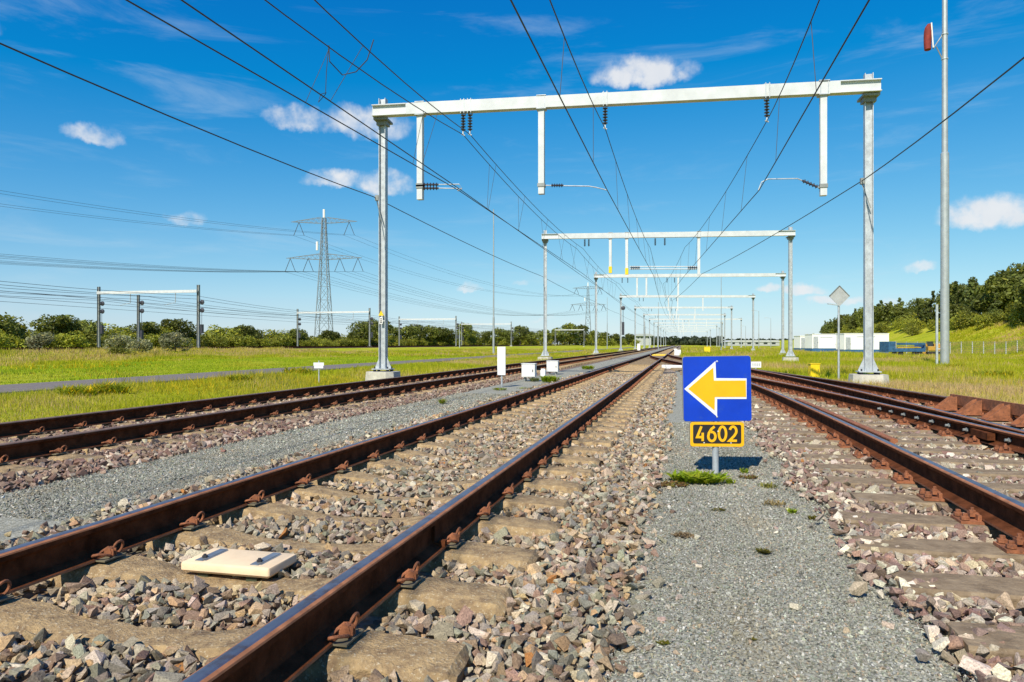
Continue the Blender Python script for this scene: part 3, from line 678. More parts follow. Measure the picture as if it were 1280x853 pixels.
# ------------------------------------------------------------------ catenary portals
def lathe_insulator(b, o, axis, length, n=6, r0=.028, r1=.075, mi=0, seg=10):
    prof = [(.018, 0), (.03, .01)]; st = length / n
    for i in range(n): prof += [(r0, i * st + .01), (r1, i * st + st * .35), (r1 * .96, i * st + st * .5), (r0, i * st + st * .62)]
    prof += [(.03, length), (.016, length + .01)]; b.lathe(prof, o, axis, seg, mi)
def h_mast_mesh(height, w=.215, d=.20):
    b = MB(); tf = .018
    for s_ in (-1, 1): b.box((s_ * (w / 2 - tf / 2), 0, height / 2), (tf, d, height))
    b.box((0, 0, height / 2), (w - 2 * tf - .002, .014, height - .01))
    return b
def footing_parts(parent, x, y, zg, ztop, detail):
    b = MB(); h0, h1 = .52, .44; pr = lambda h: [(h, h * .6), (h * .6, h), (-h * .6, h), (-h, h * .6), (-h, -h * .6), (-h * .6, -h), (h * .6, -h), (h, -h * .6)]
    lo = [(x + a, y + c, zg - .5) for a, c in pr(h0)]; hi = [(x + a, y + c, ztop) for a, c in pr(h1)]
    b.add(lo + hi, [tuple(range(7, -1, -1)), tuple(range(8, 16))] + [(i, (i + 1) % 8, (i + 1) % 8 + 8, i + 8) for i in range(8)])
    b.build('footing', 'concrete', parent)
    p = MB(); p.box((x, y, ztop + .075), (.56, .46, .03)); base = p.build('base_plate', 'galv', parent)
    if detail:
        for sx, sy in ((-1, -1), (1, -1), (1, 1), (-1, 1)):
            q = MB(); q.lathe([(.045, 0), (.045, .055), (.022, .058), (.022, .15)], (x + sx * .21, y + sy * .15, ztop), n=6); q.build('anchor_bolt', 'bolt', parent)
    for sx in (-1, 1):
        g = MB(); g.prism([(0, 0), (.15, 0), (.15, .04), (.035, .30), (0, .42)], lambda a, c, t: (x + sx * (.1085 + a), y + t, ztop + .09 + c), -.009, .009); g.build('gusset', 'galv', parent)
def hbeam_drop(b, p, zb, zt_, w=.17): b.box((p.x, p.y, (zb + zt_) / 2), (w, w, zt_ - zb))

BEAM_TOP, BEAM_H = 8.17, .33
class Portal:
    def __init__(s, label, dl, xl, dr, xr, detail, ztop_l=None, ztop_r=None, group='white beamed catenary portals over the tracks'):
        s.L = at(xl, YV, dl); s.R = at(xr, YV, dr); s.L.z = s.R.z = 0; s.detail = detail
        s.zl = BEAM_TOP; s.zr = BEAM_TOP
        s.o = tag(empty('catenary_portal', (0, 0, 0)), label, 'catenary portal', group)
        ax = (s.R - s.L); s.len = ax.length; ax.normalize(); s.ax = ax; s.rz = math.atan2(ax.y, ax.x); s.nr = Vector((ax.y, -ax.x, 0))
        for P_, ht in ((s.L, .29), (s.R, .27)):
            zg = float(zt(P_.x, P_.y)); z0 = zg + (.32 if detail else .2)
            footing_parts(s.o, P_.x, P_.y, zg, z0, detail == 2)
            m = h_mast_mesh(BEAM_TOP + ht - z0 - .09); m.build('mast', 'galv', s.o, (P_.x, P_.y, z0 + .09), s.rz if detail < 2 else 0)
        a = s.L - ax * .22 + s.nr * .02; c = s.R + ax * .22
        b = MB(); zc = BEAM_TOP - BEAM_H / 2; e = 1.05
        yo = s.nr * .27
        b.bar(a + ax * e + yo + Vector((0, 0, zc)), c - ax * e + yo + Vector((0, 0, zc)), .24, BEAM_H); b.build('beam', 'beam', s.o)
        for p0, p1 in ((a, a + ax * e), (c - ax * e, c)):
            q = MB()
            q.bar(p0 + yo + Vector((0, 0, zc)), p1 + yo + Vector((0, 0, zc)), .10, BEAM_H - .05)
            for dz in (-BEAM_H / 2 + .012, BEAM_H / 2 - .012): q.bar(p0 + yo + Vector((0, 0, zc + dz)), p1 + yo + Vector((0, 0, zc + dz)), .26, .024)
            q.build('beam_end', 'beam', s.o)
        for P_ in (s.L, s.R):
            q = MB(); q.box((P_.x, P_.y, BEAM_TOP - BEAM_H - .05), (.42, .60, .06), s.rz); q.box((P_.x, P_.y, BEAM_TOP - BEAM_H - .14), (.33, .30, .12), s.rz); q.build('bracket', 'galv_dark', s.o)
        s.b = yo
    def on(s, px):
        k = (px - 640) / F; A = lambda p: (CS * p.x + SN * p.y) - k * (CS * p.y - SN * p.x)
        l, r = s.L + s.b, s.R + s.b; t = A(l) / (A(l) - A(r)); return l + (r - l) * t
    def clamp(s, p):
        q = MB()
        for d in (-.10, .10):
            q.box((p.x + s.ax.x * d, p.y + s.ax.y * d, BEAM_TOP - BEAM_H / 2), (.022, .275, BEAM_H + .07), s.rz)
        for z in (BEAM_TOP + .022, BEAM_TOP - BEAM_H - .022): q.box((p.x, p.y, z), (.28, .30, .022), s.rz)
        q.build('clamp', 'galv', s.o)
    def drop(s, px, zb, cap=None):
        p = s.on(px); q = MB(); hbeam_drop(q, p, zb, BEAM_TOP - BEAM_H - .034); d = q.build('drop_tube', 'beam', s.o)
        if cap: c = MB(); c.box((p.x, p.y, zb + .18), (.20, .20, .42)); c.build('marker_cap', cap, d)
        if s.detail: s.clamp(p)
        return p
    def insul(s, px, ln=.5):
        p = s.on(px); z = BEAM_TOP - BEAM_H - .03; q = MB(); lathe_insulator(q, (p.x, p.y, z - .02), (0, 0, -1), ln, 6 if s.detail else 4, seg=10 if s.detail else 6)
        i = q.build('insulator', 'insul', s.o)
        if s.detail == 2:
            r = MB(); r.box((p.x, p.y, z - ln - .07), (.03, .05, .12)); r.tube([(p.x - .05, p.y, z - ln - .1), (p.x + .05, p.y, z - ln - .15)], .02, 6); r.build('wire_clamp', 'galv', i)
            t = MB()
            for d in (-.05, .05): t.box((p.x + d, p.y, BEAM_TOP - BEAM_H / 2), (.018, .275, BEAM_H + .09), s.rz)
            t.box((p.x, p.y, BEAM_TOP + .03), (.17, .10, .025), s.rz); t.build('strap', 'galv', s.o)
        return Vector((p.x, p.y, z - ln - .12))
def pz(py, p):                                            # height of a pixel row at a place
    return CZ + (YV - py) / F * (CS * p.y - SN * p.x)
portals = []
g1 = Portal('nearest tall white portal spanning all the tracks in front', 21.9, 479, 19.8, 1085.5, 2); portals.append(g1)
pA = g1.drop(525.5, pz(250, g1.on(525))); pB = g1.drop(677, pz(243, g1.on(677))); pC = g1.drop(1029, pz(245, g1.on(1029)))
INS = {k: g1.insul(x) for k, x in (('B1', 579), ('B2', 587.5), ('A', 756.5), ('C', 958.5))}
def arm(portal, p0, pts, ins, name='steady_arm'):
    b = MB(); b.tube(pts, .016, 6); a = b.build(name, 'galv', portal.o)
    q = MB(); lathe_insulator(q, ins[0], Vector(ins[1]) - Vector(ins[0]), (Vector(ins[1]) - Vector(ins[0])).length, 5, r1=.06); q.build('insulator', 'insul', a)
    r = MB(); r.box((p0.x, p0.y, p0.z), (.21, .21, .10)); r.build('collar', 'galv_dark', a)
y_ = lambda p, px, py: Vector((*(g1.on(px).xy), pz(py, g1.on(px))))
for py, e in ((231, 0), (235.5, .05)):
    a, b_ = y_(pA, 529, py), y_(pA, 548, py); arm(g1, Vector((pA.x, pA.y, pz(232, pA) - e)), [b_, y_(pA, 574, py - .5 + e * 20), y_(pA, 577.5, 236), y_(pA, 572, 239)], (a, b_))
arm(g1, Vector((pB.x, pB.y, pz(232, pB))), [y_(pB, 679, 232), y_(pB, 736, 233), y_(pB, 745, 234.5), y_(pB, 759, 238)], (y_(pB, 689, 232), y_(pB, 704, 232)))
arm(g1, Vector((pC.x, pC.y, pz(233, pC))), [y_(pC, 1027, 236), y_(pC, 997, 223.5), y_(pC, 960, 224), y_(pC, 952, 228), y_(pC, 948, 238)], (y_(pC, 1022, 234), y_(pC, 1003, 226)))
wm = MB(); wm.prism([(0, 0), (.17, 0), (.085, .16)], lambda a, c, t: (g1.L.x - .095 + a, g1.L.y + t, pz(395, g1.L) + c), -.14, -.128); wm.build('warning_plate', 'yel_box', g1.o)
wm = MB(); wm.box((g1.L.x - .01, g1.L.y - .134, pz(401, g1.L)), (.10, .006, .20)); wm.build('number_plate', 'white', g1.o)
nm = MB()
for dz in (.05, -.01, -.06): nm.box((g1.L.x - .01, g1.L.y - .139, pz(401, g1.L) + dz), (.05, .004, .035))
nm.build('number_marks', 'black', g1.o)
# feeder brackets on the masts
for P_, px, py, sg in ((g1.L, 475, 248, -1), (g1.R, 1076, 227, -1)):
    q = MB(); q.box((P_.x + sg * .17, P_.y - .06, pz(py, P_)), (.10, .12, .16)); q.bar((P_.x + sg * .2, P_.y - .06, pz(py, P_)), (P_.x - sg * .02, P_.y - .15, pz(py, P_) - .75), .025); q.build('feeder_bracket', 'galv_dark', g1.o)
g2 = Portal('second portal from the front, with yellow capped drop tubes', 47.1, 681.5, 45.6, 988, 1); portals.append(g2)
for px, py, cap in ((763, 341, 'yel_box'), (783.5, 343, 'yel_box'), (873.5, 344, None)): g2.drop(px, pz(py, g2.on(px)), cap)
for px in (731, 736, 819, 831): g2.insul(px, .45)
l, r = g2.on(787), g2.on(871); cr_ = MB()
for py in (333.5, 336.5): cr_.tube([Vector((*l.xy, pz(py, l))), Vector((*r.xy, pz(py, r)))], .035, 6)
cb = cr_.build('cross_span_tube', 'beam', g2.o)
for px in (794, 866):
    p = g2.on(px); q = MB(); lathe_insulator(q, (p.x - .3, p.y, pz(335, p)), g2.ax, .6, 5, r1=.14); q.build('insulator', 'insul', cb)
PD = [('third portal from the front, its beam ending beside the right mast of the second', 74.2, 745, 72.9, 978.5), ('fourth portal from the front, with a dark weight stack on its left mast', 105.6, 776, 105.6, 941.5),
      ('fifth portal from the front', 137.7, 794, 137.7, 914.5), ('sixth portal from the front', 171, 805, 171, 906), ('seventh portal from the front, reaching further right than its neighbours', 203, 812, 201, 926.5),
      ('eighth portal from the front, small in the distance', 237, 817.5, 236, 903), ('ninth portal from the front, small in the distance', 272, 822, 271, 896), ('tenth portal from the front, small in the distance', 310, 826, 309, 899),
      ('eleventh portal from the front, tiny in the distance', 352, 829.5, 351, 888), ('farthest portal, where the tracks vanish', 400, 832, 399, 884)]
for k, (lab, dl, xl, dr, xr) in enumerate(PD):
    g = Portal(lab, dl, xl, dr, xr, 0); portals.append(g)
    f_ = (xr - xl)
    for q_ in ((.22, .27, .44) if k == 0 else (.43, .36, .62)): p = g.on(xl + f_ * q_); g.drop(xl + f_ * q_, 5.9)
    for q_ in (.14, .17, .38, .42): g.insul(xl + f_ * q_, .5)
    if k == 1:
        w = MB(); w.box((g.L.x + .35, g.L.y - .2, 3.3), (.34, .34, 1.9)); w.build('tension_weight', 'insul', g.o)
        w = MB(); w.tube([(g.L.x + .35, g.L.y - .2, 4.2), (g.L.x + .35, g.L.y - .2, 6.3)], .04, 5); w.lathe([(.1, 0), (.32, .05), (.32, .12), (.1, .17)], (g.L.x + .35, g.L.y - .25, 6.3), (0, 1, 0), 10); w.build('tension_wheel', 'insul', g.o)

# ------------------------------------------------------------------ overhead lines
def portal_y(i, X):
    if i == 0: return -6.5 + (X + 8.65) * .08
    g = portals[i - 1]; l, r = g.L + g.b, g.R + g.b; return l.y + (r.y - l.y) * (X - l.x) / (r.x - l.x)
def wire(parent, name, pts, r, m='wire'):
    b = MB(); b.tube(pts, r, 5); o = b.build(name, m, parent); return o
def sagged(p, q, sag, n):
    p, q = Vector(p), Vector(q); return [p.lerp(q, i / n) - Vector((0, 0, 4 * sag * (i / n) * (1 - i / n))) for i in range(n + 1)]
NSP = len(portals)
def overhead(label, xs_contact, xs_mess, z_c=5.66, z_m=7.33, sag=.85, rc=.0125, rmn=.0115, fn=None, ndrop=3, first=None):
    o = tag(empty('overhead_line', (fn(20) if fn else 0, 20, 0)), label, 'overhead line'); o.location = (0, 0, 0)
    cons, mess = [], []
    for w_i, xs in enumerate(xs_contact):
        pts = []
        for i in range(NSP + 1):
            X = xs[min(i, len(xs) - 1)] if i < len(xs) else xs[-1] + (.2 if i % 2 else -.2); pts.append(Vector((X, portal_y(i, X), z_c)))
        cons.append(pts); wire(o, 'contact_wire', pts, rc)
    for w_i, xs in enumerate(xs_mess):
        full = []; sup = []
        for i in range(NSP + 1):
            X = xs[i] if i < len(xs) else xs[-1]; sup.append(Vector((X, portal_y(i, X), z_m)))
        for i in range(NSP): full += sagged(sup[i], sup[i + 1], sag if i == 0 else sag * .4, 14 if i < 3 else 6)[:-1]
        full.append(sup[-1]); wire(o, 'messenger_wire', full, rmn); mess.append(sup)
        c = cons[min(w_i, len(cons) - 1)]
        for i in range(ndrop):
            for t in (.12, .3, .5, .7, .88):
                p = sup[i].lerp(sup[i + 1], t) - Vector((0, 0, 4 * (sag if i == 0 else sag * .4) * t * (1 - t))); yy = p.y; q = c[i].lerp(c[i + 1], t)
                if (p - q).length > .05 and yy > 1.5:
                    d = MB(); d.tube([p, q], .006, 4); d.build('dropper', 'wire_thin', o)
    return o
iA, iB1, iB2, iC = INS['A'], INS['B1'], INS['B2'], INS['C']
cB = y_(pA, 573, 238); cA = y_(pB, 759, 238); cC = y_(pC, 949, 238)
overhead('overhead wires above the left track, with a double contact wire', [[-8.0, cB.x, -6.2, -6.6], [-6.55, cB.x + .08, -6.45, -6.4]], [[-6.75, iB1.x, -6.6], [-5.05, iB2.x, -6.2]], z_c=cB.z, z_m=iB1.z, sag=.75)
overhead('overhead wires above the middle track', [[-2.2, cA.x, -1.75, -2.15]], [[-1.8, iA.x, -1.96]], z_c=cA.z, z_m=iA.z)
overhead('overhead wires above the switch track on the right, meeting the middle line far off', [[2.5, cC.x, .1, -1.7]], [[1.75, iC.x, .2, -1.8]], z_c=cC.z, z_m=iC.z)
def feeder(label, X0, z0, xs):
    pts = []; sup = [Vector((x, portal_y(i, x), z0)) for i, x in enumerate(xs)]
    for i in range(len(xs) - 1): pts += sagged(sup[i], sup[i + 1], .35 if i == 0 else .12, 12)[:-1]
    b = MB(); b.tube(pts + [sup[-1]], .0135, 5); tag(b.build('feeder_cable', 'wire'), label, 'cable')
fz = pz(248, g1.L)
feeder('dark cable strung along the left masts', g1.L.x, fz, [g1.L.x - .2] + [g.L.x - .2 for g in portals])
feeder('dark cable coming down from the right edge to the right masts', g1.R.x, pz(227, g1.R), [g1.R.x - .15, g1.R.x - .17, 1.25, -.9, -1.6])
jl = MB(); P0 = at(411, 57, 15.6); P1 = at(467, 50, 16.4); Q = [P0, P0 + Vector((.02, 0, -.35)), at(428, 94, 15.9), at(445, 90, 16.0), at(459, 75, 16.2), P1]
jl.tube(Q, .012, 6); jl.tube([P0, at(408, 90, 15.6), at(407, 118, 15.6), at(398, 128, 15.5), at(401, 118, 15.5), at(408, 116, 15.6)], .008, 5); tag(jl.build('jumper_cable', 'wire'), 'looped jumper cable hanging between the left messenger wires', 'cable')

# ------------------------------------------------------------------ the sign by the path
sp = gnd(895, 592, -.045); YAW = R(9)
sg = tag(empty('direction_sign', sp, YAW), 'blue square sign with a yellow arrow to the left above a number plate 4602', 'sign')
pd = CS * sp.y - SN * sp.x; pxm = F / pd; Zp = lambda py: (592 - py) / pxm; Xp = lambda px: (px - 895) / pxm
b = MB(); b.tube([(0, .02, -.3), (0, .02, Zp(452))], .0255, 14); b.build('post', 'galv', sg, smooth=True)
def rrect(w, h, r, n=6):
    out = []
    for sx, sy, a0 in ((1, 1, 0), (-1, 1, 90), (-1, -1, 180), (1, -1, 270)):
        for k in range(n + 1): a = R(a0 + 90 * k / n); out.append((sx * (w / 2 - r) + r * math.cos(a), sy * (h / 2 - r) + r * math.sin(a)))
    return out
def plate(name, w, h, r, cx, cz, y0, th, m, roll=0., parent=sg):
    b = MB(); b.prism([(a * math.cos(roll) - c * math.sin(roll), a * math.sin(roll) + c * math.cos(roll)) for a, c in rrect(w, h, r)], lambda a, c, t: (cx + a, t, cz + c), y0 - th, y0); return b.build(name, m, parent)
RL = R(1.0); W, H = 83 / pxm, 80.5 / pxm; cx, cz = Xp(896), Zp(486)
bd = plate('board', W, H, .02, cx, cz, -.006, .004, 'blue', RL)
bk = plate('board_edge', W + .006, H + .006, .022, cx, cz, .018, .022, 'galv_dark', RL)
def poly_plate(name, pts, y0, th, m, parent):
    b = MB(); b.prism([(Xp(a), Zp(c)) for a, c in pts], lambda a, c, t: (a, t, c), y0 - th, y0); return b.build(name, m, parent)
poly_plate('arrow_border', [(855.6, 486.5), (894, 451.5), (894.8, 472.8), (932, 473), (932, 498.6), (896, 498.8), (896, 521)], -.0105, .0015, 'signwhite', sg)
poly_plate('arrow', [(860.5, 486.3), (891.2, 459.5), (892, 475.9), (931, 475.6), (931.4, 496), (893.2, 496.3), (892.8, 513)], -.0125, .0015, 'yellow', sg)
plate('number_plate', 66 / pxm, 30.5 / pxm, .022, Xp(896), Zp(543), -.006, .004, 'yellow', R(.3))
plate('number_field', 59 / pxm, 23.5 / pxm, .014, Xp(896), Zp(542.6), -.0105, .0015, 'black', R(.3))
plate('number_plate_back', 67 / pxm, 31 / pxm, .023, Xp(896), Zp(543), .016, .02, 'galv_dark', R(.3))
for px, py in ((896, 452), (896, 521)):
    b = MB(); b.lathe([(.0075, 0), (.0075, .002), (.004, .0035)], (Xp(px), -.0102, Zp(py)), (0, -1, 0), 8); b.build('rivet', 'galv', sg)
def ribbon(b, pts, w, z0, closed=False):
    pts = [Vector((p[0], p[1])) for p in pts]; n = len(pts); l, r = [], []
    for i in range(n):
        a = pts[(i - 1) % n] if closed or i else pts[0]; c = pts[(i + 1) % n] if closed or i < n - 1 else pts[-1]
        d1 = (pts[i] - a); d2 = (c - pts[i]); d1 = d1.normalized() if d1.length > 1e-9 else d2.normalized(); d2 = d2.normalized() if d2.length > 1e-9 else d1
        n1 = Vector((-d1.y, d1.x)); n2 = Vector((-d2.y, d2.x)); m = (n1 + n2); m = m.normalized() if m.length > 1e-6 else n1; q = w / 2 / max(.4, m.dot(n1)); l.append(pts[i] + m * q); r.append(pts[i] - m * q)
    t = .0012; vs = []
    for i in range(n): vs += [(l[i].x, z0 - t, l[i].y), (r[i].x, z0 - t, r[i].y), (r[i].x, z0, r[i].y), (l[i].x, z0, l[i].y)]
    fs = []; rngn = range(n if closed else n - 1)
    for i in rngn:
        j = (i + 1) % n
        for k in range(4): fs.append((4 * i + k, 4 * i + (k + 1) % 4, 4 * j + (k + 1) % 4, 4 * j + k))
    if not closed: fs += [(0, 1, 2, 3), (4 * n - 1, 4 * n - 2, 4 * n - 3, 4 * n - 4)]
    b.add(vs, fs)
def digits(text, x0, zb, h, w, gap, sw, y0, parent, m):
    arc = lambda cx, cy, rx, ry, a0, a1, n=14: [(cx + rx * math.cos(R(a0 + (a1 - a0) * i / n)), cy + ry * math.sin(R(a0 + (a1 - a0) * i / n))) for i in range(n + 1)]
    G = {'4': [[(.78, .26), (.04, .26), (.52, .97)], [(.66, .55), (.66, 0)]], '6': [[(.80, .96), (.45, .80), (.16, .52)] + arc(.5, .31, .40, .30, 150, 470, 22)],
         '0': [arc(.5, .5, .40, .46, 0, 345, 23)], '2': [arc(.5, .68, .36, .29, 165, -28, 14) + [(.62, .36), (.1, .045), (.92, .045)]]}
    for k, ch in enumerate(text):
        b = MB()
        for i, st in enumerate(G[ch]): ribbon(b, [(x0 + k * (w + gap) + a * w, zb + c * h) for a, c in st], sw, y0 - .0006 * i, closed=(ch == '0'))
        b.build('digit', m, parent)
digits('4602', Xp(871), Zp(551.5), 19 / pxm, 11.0 / pxm, 2.0 / pxm, 3.0 / pxm, -.0125, sg, 'yellow')
for px in (880, 897, 913): b = MB(); b.lathe([(.005, 0), (.005, .003)], (Xp(px), -.012, Zp(539 if px == 897 else 553.5)), (0, -1, 0), 8); b.build('rivet', 'signwhite', sg)

# ------------------------------------------------------------------ the cream box between the rails
bx = tag(empty('track_transponder', (-2.01, 2.985, -.012)), 'cream plastic transponder box with two steel brackets lying between the rails', 'transponder')
b = MB(); b.bbox((0, 0, .000), (.455, .245, .048), .012); b.build('housing', 'cream', bx, smooth=True)
for x in (-.150, .135):
    b = MB(); b.box((x, .0, .0255), (.040, .19, .004)); b.box((x + .027, .0, .0247), (.008, .17, .002)); br = b.build('bracket', 'grey_metal', bx)
    q = MB(); q.lathe([(.013, 0), (.013, .010), (.007, .011), (.007, .017)], (x, -.05, .027), n=6); q.build('bolt', 'bolt', br)
for x in (-.13, .12):
    for y in (-.085, .085): b = MB(); b.box((x, y * .8, -.045), (.055, .05, .058)); b.build('foot', 'green_foot', bx)

# ------------------------------------------------------------------ small lineside things
def post_thing(name, loc, label, cat, rz=0., group=None): return tag(empty(name, loc, rz), label, cat, group)
mk = gnd(627, 484, -.05); s_ = (CS * mk.y - SN * mk.x) / F
t = post_thing('marker_post', mk, 'tall narrow white marker board on a thin post between the tracks', 'marker post')
b = MB(); b.tube([(0, .02, -.2), (0, .02, (484 - 440) * s_)], .022, 8); b.build('post', 'galv', t)
b = MB(); b.bbox((0, -.012, (484 - 451.5) * s_), (10.5 * s_, .03, 35.5 * s_), .006); b.build('board', 'white', t)
for px, pyb, pyt, wpx, lab, legs in ((661.5, 476.5, 455, 16.5, 'larger white relay box on short legs between the tracks', 1), (691, 468, 451.5, 14, 'smaller white relay box behind the larger one', 1)):
    p = gnd(px, pyb, -.05); s_ = (CS * p.y - SN * p.x) / F; hb = (pyb - pyt) * s_; t = post_thing('relay_box', p, lab, 'relay box', R(4))
    b = MB(); b.bbox((0, 0, hb - .19), (wpx * s_, .42, .37), .008); b.build('case', 'white', t)
    b = MB(); b.box((0, 0, hb + .006), (wpx * s_ + .03, .45, .014)); b.build('lid', 'white', t)
    b = MB(); b.box((0, -.214, hb - .19), (wpx * s_ - .05, .010, .31)); dr = b.build('door', 'white', t)
    b = MB(); b.box((wpx * s_ * .34, -.226, hb - .19), (.02, .02, .07)); b.build('handle', 'bolt', dr)
    for sx in (-1, 1):
        for sy in (-1, 1): b = MB(); b.bar((sx * wpx * s_ * .3, sy * .13, -.15), (sx * wpx * s_ * .3, sy * .13, hb - .37), .04); b.build('leg', 'galv_dark', t)
p = gnd(679, 470.5, -.05); s_ = (CS * p.y - SN * p.x) / F; b = MB(); b.bbox((0, 0, .09), (.17, .2, .22), .02); b.box((.0, 0, .22), (.12, .12, .06))
tag(b.build('cable_pot', 'white', None, p), 'small white cable housing between the two relay boxes', 'cable housing')
p = gnd(398.5, 480, -.14); s_ = (CS * p.y - SN * p.x) / F; t = post_thing('lineside_sign', p, 'small pale plate on a thin post at the meadow edge', 'sign', R(12))
b = MB(); b.tube([(0, .015, -.2), (0, .015, 29 * s_)], .02, 8); b.build('post', 'galv', t)
b = MB(); b.box((0, -.01, 24.6 * s_), (13 * s_, .012, 4 * s_)); b.box((0, -.01, 20.9 * s_), (11.5 * s_, .012, 3.0 * s_)); b.build('plate', 'signwhite', t)
# diamond board seen from behind
p = gnd(1049, 477, -.14); s_ = (CS * p.y - SN * p.x) / F; t = post_thing('diamond_sign', p, 'grey back of a diamond shaped board on a tall thin post', 'sign', R(15))
b = MB(); b.tube([(0, .03, -.2), (0, .03, 118 * s_)], .032, 10); b.build('post', 'galv', t, smooth=True)
q = 13 * s_; b = MB(); b.prism([(0, -q), (q, 0), (0, q), (-q, 0)], lambda a, c, y: (a, y, 106.5 * s_ + c), -.012, .0); b.build('board', 'board_grey', t)
for sx in (-1, 1): b = MB(); b.bar((0, -.018, 106.5 * s_ + q), (sx * q, -.018, 106.5 * s_), .02, .02); b.build('frame_bar', 'galv_dark', t)
b = MB(); b.bar((0, .0, 95 * s_), (-15 * s_, 0, 97 * s_), .03); b.build('bracket', 'galv', t)
p = gnd(1017.5, 472, -.14); s_ = (CS * p.y - SN * p.x) / F; t = post_thing('yellow_cabinet', p, 'yellow trackside cabinet standing in the grass', 'cabinet', R(10))
b = MB(); b.bbox((0, 0, 8.5 * s_), (11 * s_, .26, 17 * s_), .01); b.build('case', 'yel_box', t); b = MB(); b.box((-.005, 0, 17.4 * s_), (12.5 * s_, .30, .02)); b.build('lid', 'yel_box', t)
b = MB(); b.box((.10, -.137, 9 * s_), (.015, .012, .08)); b.build('handle', 'bolt', t)
p = gnd(945, 467, -.08); s_ = (CS * p.y - SN * p.x) / F; t = post_thing('number_board', p, 'small white number board just right of the blue sign', 'sign', R(12))
b = MB(); b.tube([(0, .012, -.2), (0, .012, 13 * s_)], .02, 8); b.build('post', 'galv', t); b = MB(); b.box((0, -.008, 11 * s_), (12.5 * s_, .012, 7.5 * s_)); b.build('board', 'white', t)
b = MB()
for k in range(4): b.box((-4.0 * s_ + k * 2.6 * s_, -.016, 11 * s_), (1.2 * s_, .003, 3.4 * s_))
b.build('number_marks', 'cabin_grey', t)
a, c = gnd(828.5, 460.5, -.05), gnd(862, 461.5, -.05); b = MB(); m_ = (a + c) / 2; b.bbox((0, 0, .06), ((c - a).length, .22, .18), .03, math.atan2((c - a).y, (c - a).x))
tag(b.build('clearance_beam', 'white', None, m_), 'white beam lying on the ballast where two tracks converge', 'beam')
p = gnd(847, 444.5, -.05); b = MB(); b.bbox((0, 0, .25), (.62, .6, .55), .04); b.box((-.2, 0, .58), (.3, .4, .12)); tag(b.build('switch_motor_box', 'white', None, p), 'white box beside the crossing rails behind the clearance beam', 'box')
p = gnd(825, 444.3, .0); b = MB(); b.bbox((TA - p.x, 0, .03), (1.2, 5.5, .10), .03); tag(b.build('switch_cover', 'yel_box', None, p), 'yellow cover plate between the rails at the far crossing', 'cover plate')
p = gnd(884, 441.5, -.1); b = MB(); b.bbox((0, 0, .35), (.75, .5, .8), .04); b.box((0, 0, .77), (.8, .55, .05)); tag(b.build('yellow_bin', 'yel_box', None, p), 'small far yellow box just above the blue sign', 'box')
p = gnd(798.5, 438.5, -.05); b = MB(); b.bbox((0, 0, .5), (.5, .4, 1.2), .03); b.box((0, 0, 1.12), (.55, .45, .05)); tag(b.build('relay_cabinet', 'white', None, p), 'small far white cabinet beside the left track', 'cabinet')

# windsock pole
p = gnd(1181, 457, -.14); s_ = (CS * p.y - SN * p.x) / F; t = post_thing('windsock_mast', p, 'very tall steel mast carrying a red windsock', 'mast')
zj = (457 - 192) * s_; b = MB(); b.lathe([(.22, -.3), (.215, .3), (.205, zj), (.16, zj + .05)], (0, 0, 0), n=16); b.build('lower_tube', 'pole', t, smooth=True)
b = MB(); b.lathe([(.155, zj), (.135, zj + 7), (.11, zj + 12)], (0, 0, 0), n=16); b.build('upper_tube', 'pole', t, smooth=True)
b = MB(); b.box((-.42, -.1, 1.5), (.10, .10, 3.6)); b.box((-.32, 0, .9), (.2, .06, .06)); b.build('side_post', 'galv', t)
Xw = lambda px: (px - 1181) * s_; Zw = lambda py: (457 - py) * s_
b = MB(); n = 9; prof = []
for i in range(n): f_ = i / (n - 1); prof.append((Xw(1163.5) - .12 * f_ - .04 * math.sin(3 * f_), -.02 * i, Zw(29) - f_ * (Zw(29) - Zw(62))))
b.tube(prof, [.10, .19, .21, .205, .20, .19, .185, .18, .17], 10); so = b.build('windsock', 'red', t, smooth=True)
b = MB(); b.tube([(Xw(1166.5), -.2, Zw(60)), (Xw(1164.5), -.2, Zw(29))], .035, 6); b.build('sock_rod', 'white', t)
b = MB(); b.tube([(Xw(1178), 0, Zw(44)), (Xw(1167), -.1, Zw(61))], .03, 6); b.tube([(Xw(1178), 0, Zw(73)), (Xw(1171), -.05, Zw(58))], .03, 6); b.build('bracket', 'galv_dark', t)
for py in (43, 74): b = MB(); b.lathe([(.17, -.03), (.17, .03)], (0, 0, Zw(py)), n=12); b.build('collar', 'galv', t)

# slim masts and lamp posts
def lamp_mast(px, pyb, pyt, depth, label, arms=0, joint=None, r=.09):
    p = at(px, YV, depth); p.z = float(zt(p.x, p.y)); h = pz(pyt, p) - p.z; t = post_thing('lamp_mast', p, label, 'mast', 0, 'slim masts in the distance')
    b = MB(); j = joint * h if joint else h * .4; b.lathe([(r * 1.3, -.3), (r * 1.2, j), (r * .85, j + .05), (r * .6, h)], (0, 0, 0), n=8); b.build('pole', 'pole', t)
    if arms: b = MB(); b.tube([(0, 0, h), (-arms, 0, h + .15)], .04, 5); b.box((-arms - .3, 0, h + .15), (.7, .25, .12)); b.build('lamp_head', 'galv', t)
lamp_mast(617, 436, 262, 75, 'tall thin mast left of the second portal, thicker below', joint=.26)
lamp_mast(901.5, 435, 345, 112, 'thin dark mast between the right masts of the fourth and fifth portals', 0, .4, .07)
lamp_mast(948.5, 433, 389, 190, 'small lamp post right of the fourth portal', 1.2)
lamp_mast(963.5, 433, 398, 230, 'smaller lamp post between the fourth and third portal masts', 1.2)
lamp_mast(823, 434, 378, 150, 'thin white mast standing at the vanishing tracks', 0, .5, .08)
lamp_mast(806, 434, 402, 170, 'short dark signal mast left of the vanishing tracks', 0, .8, .12)
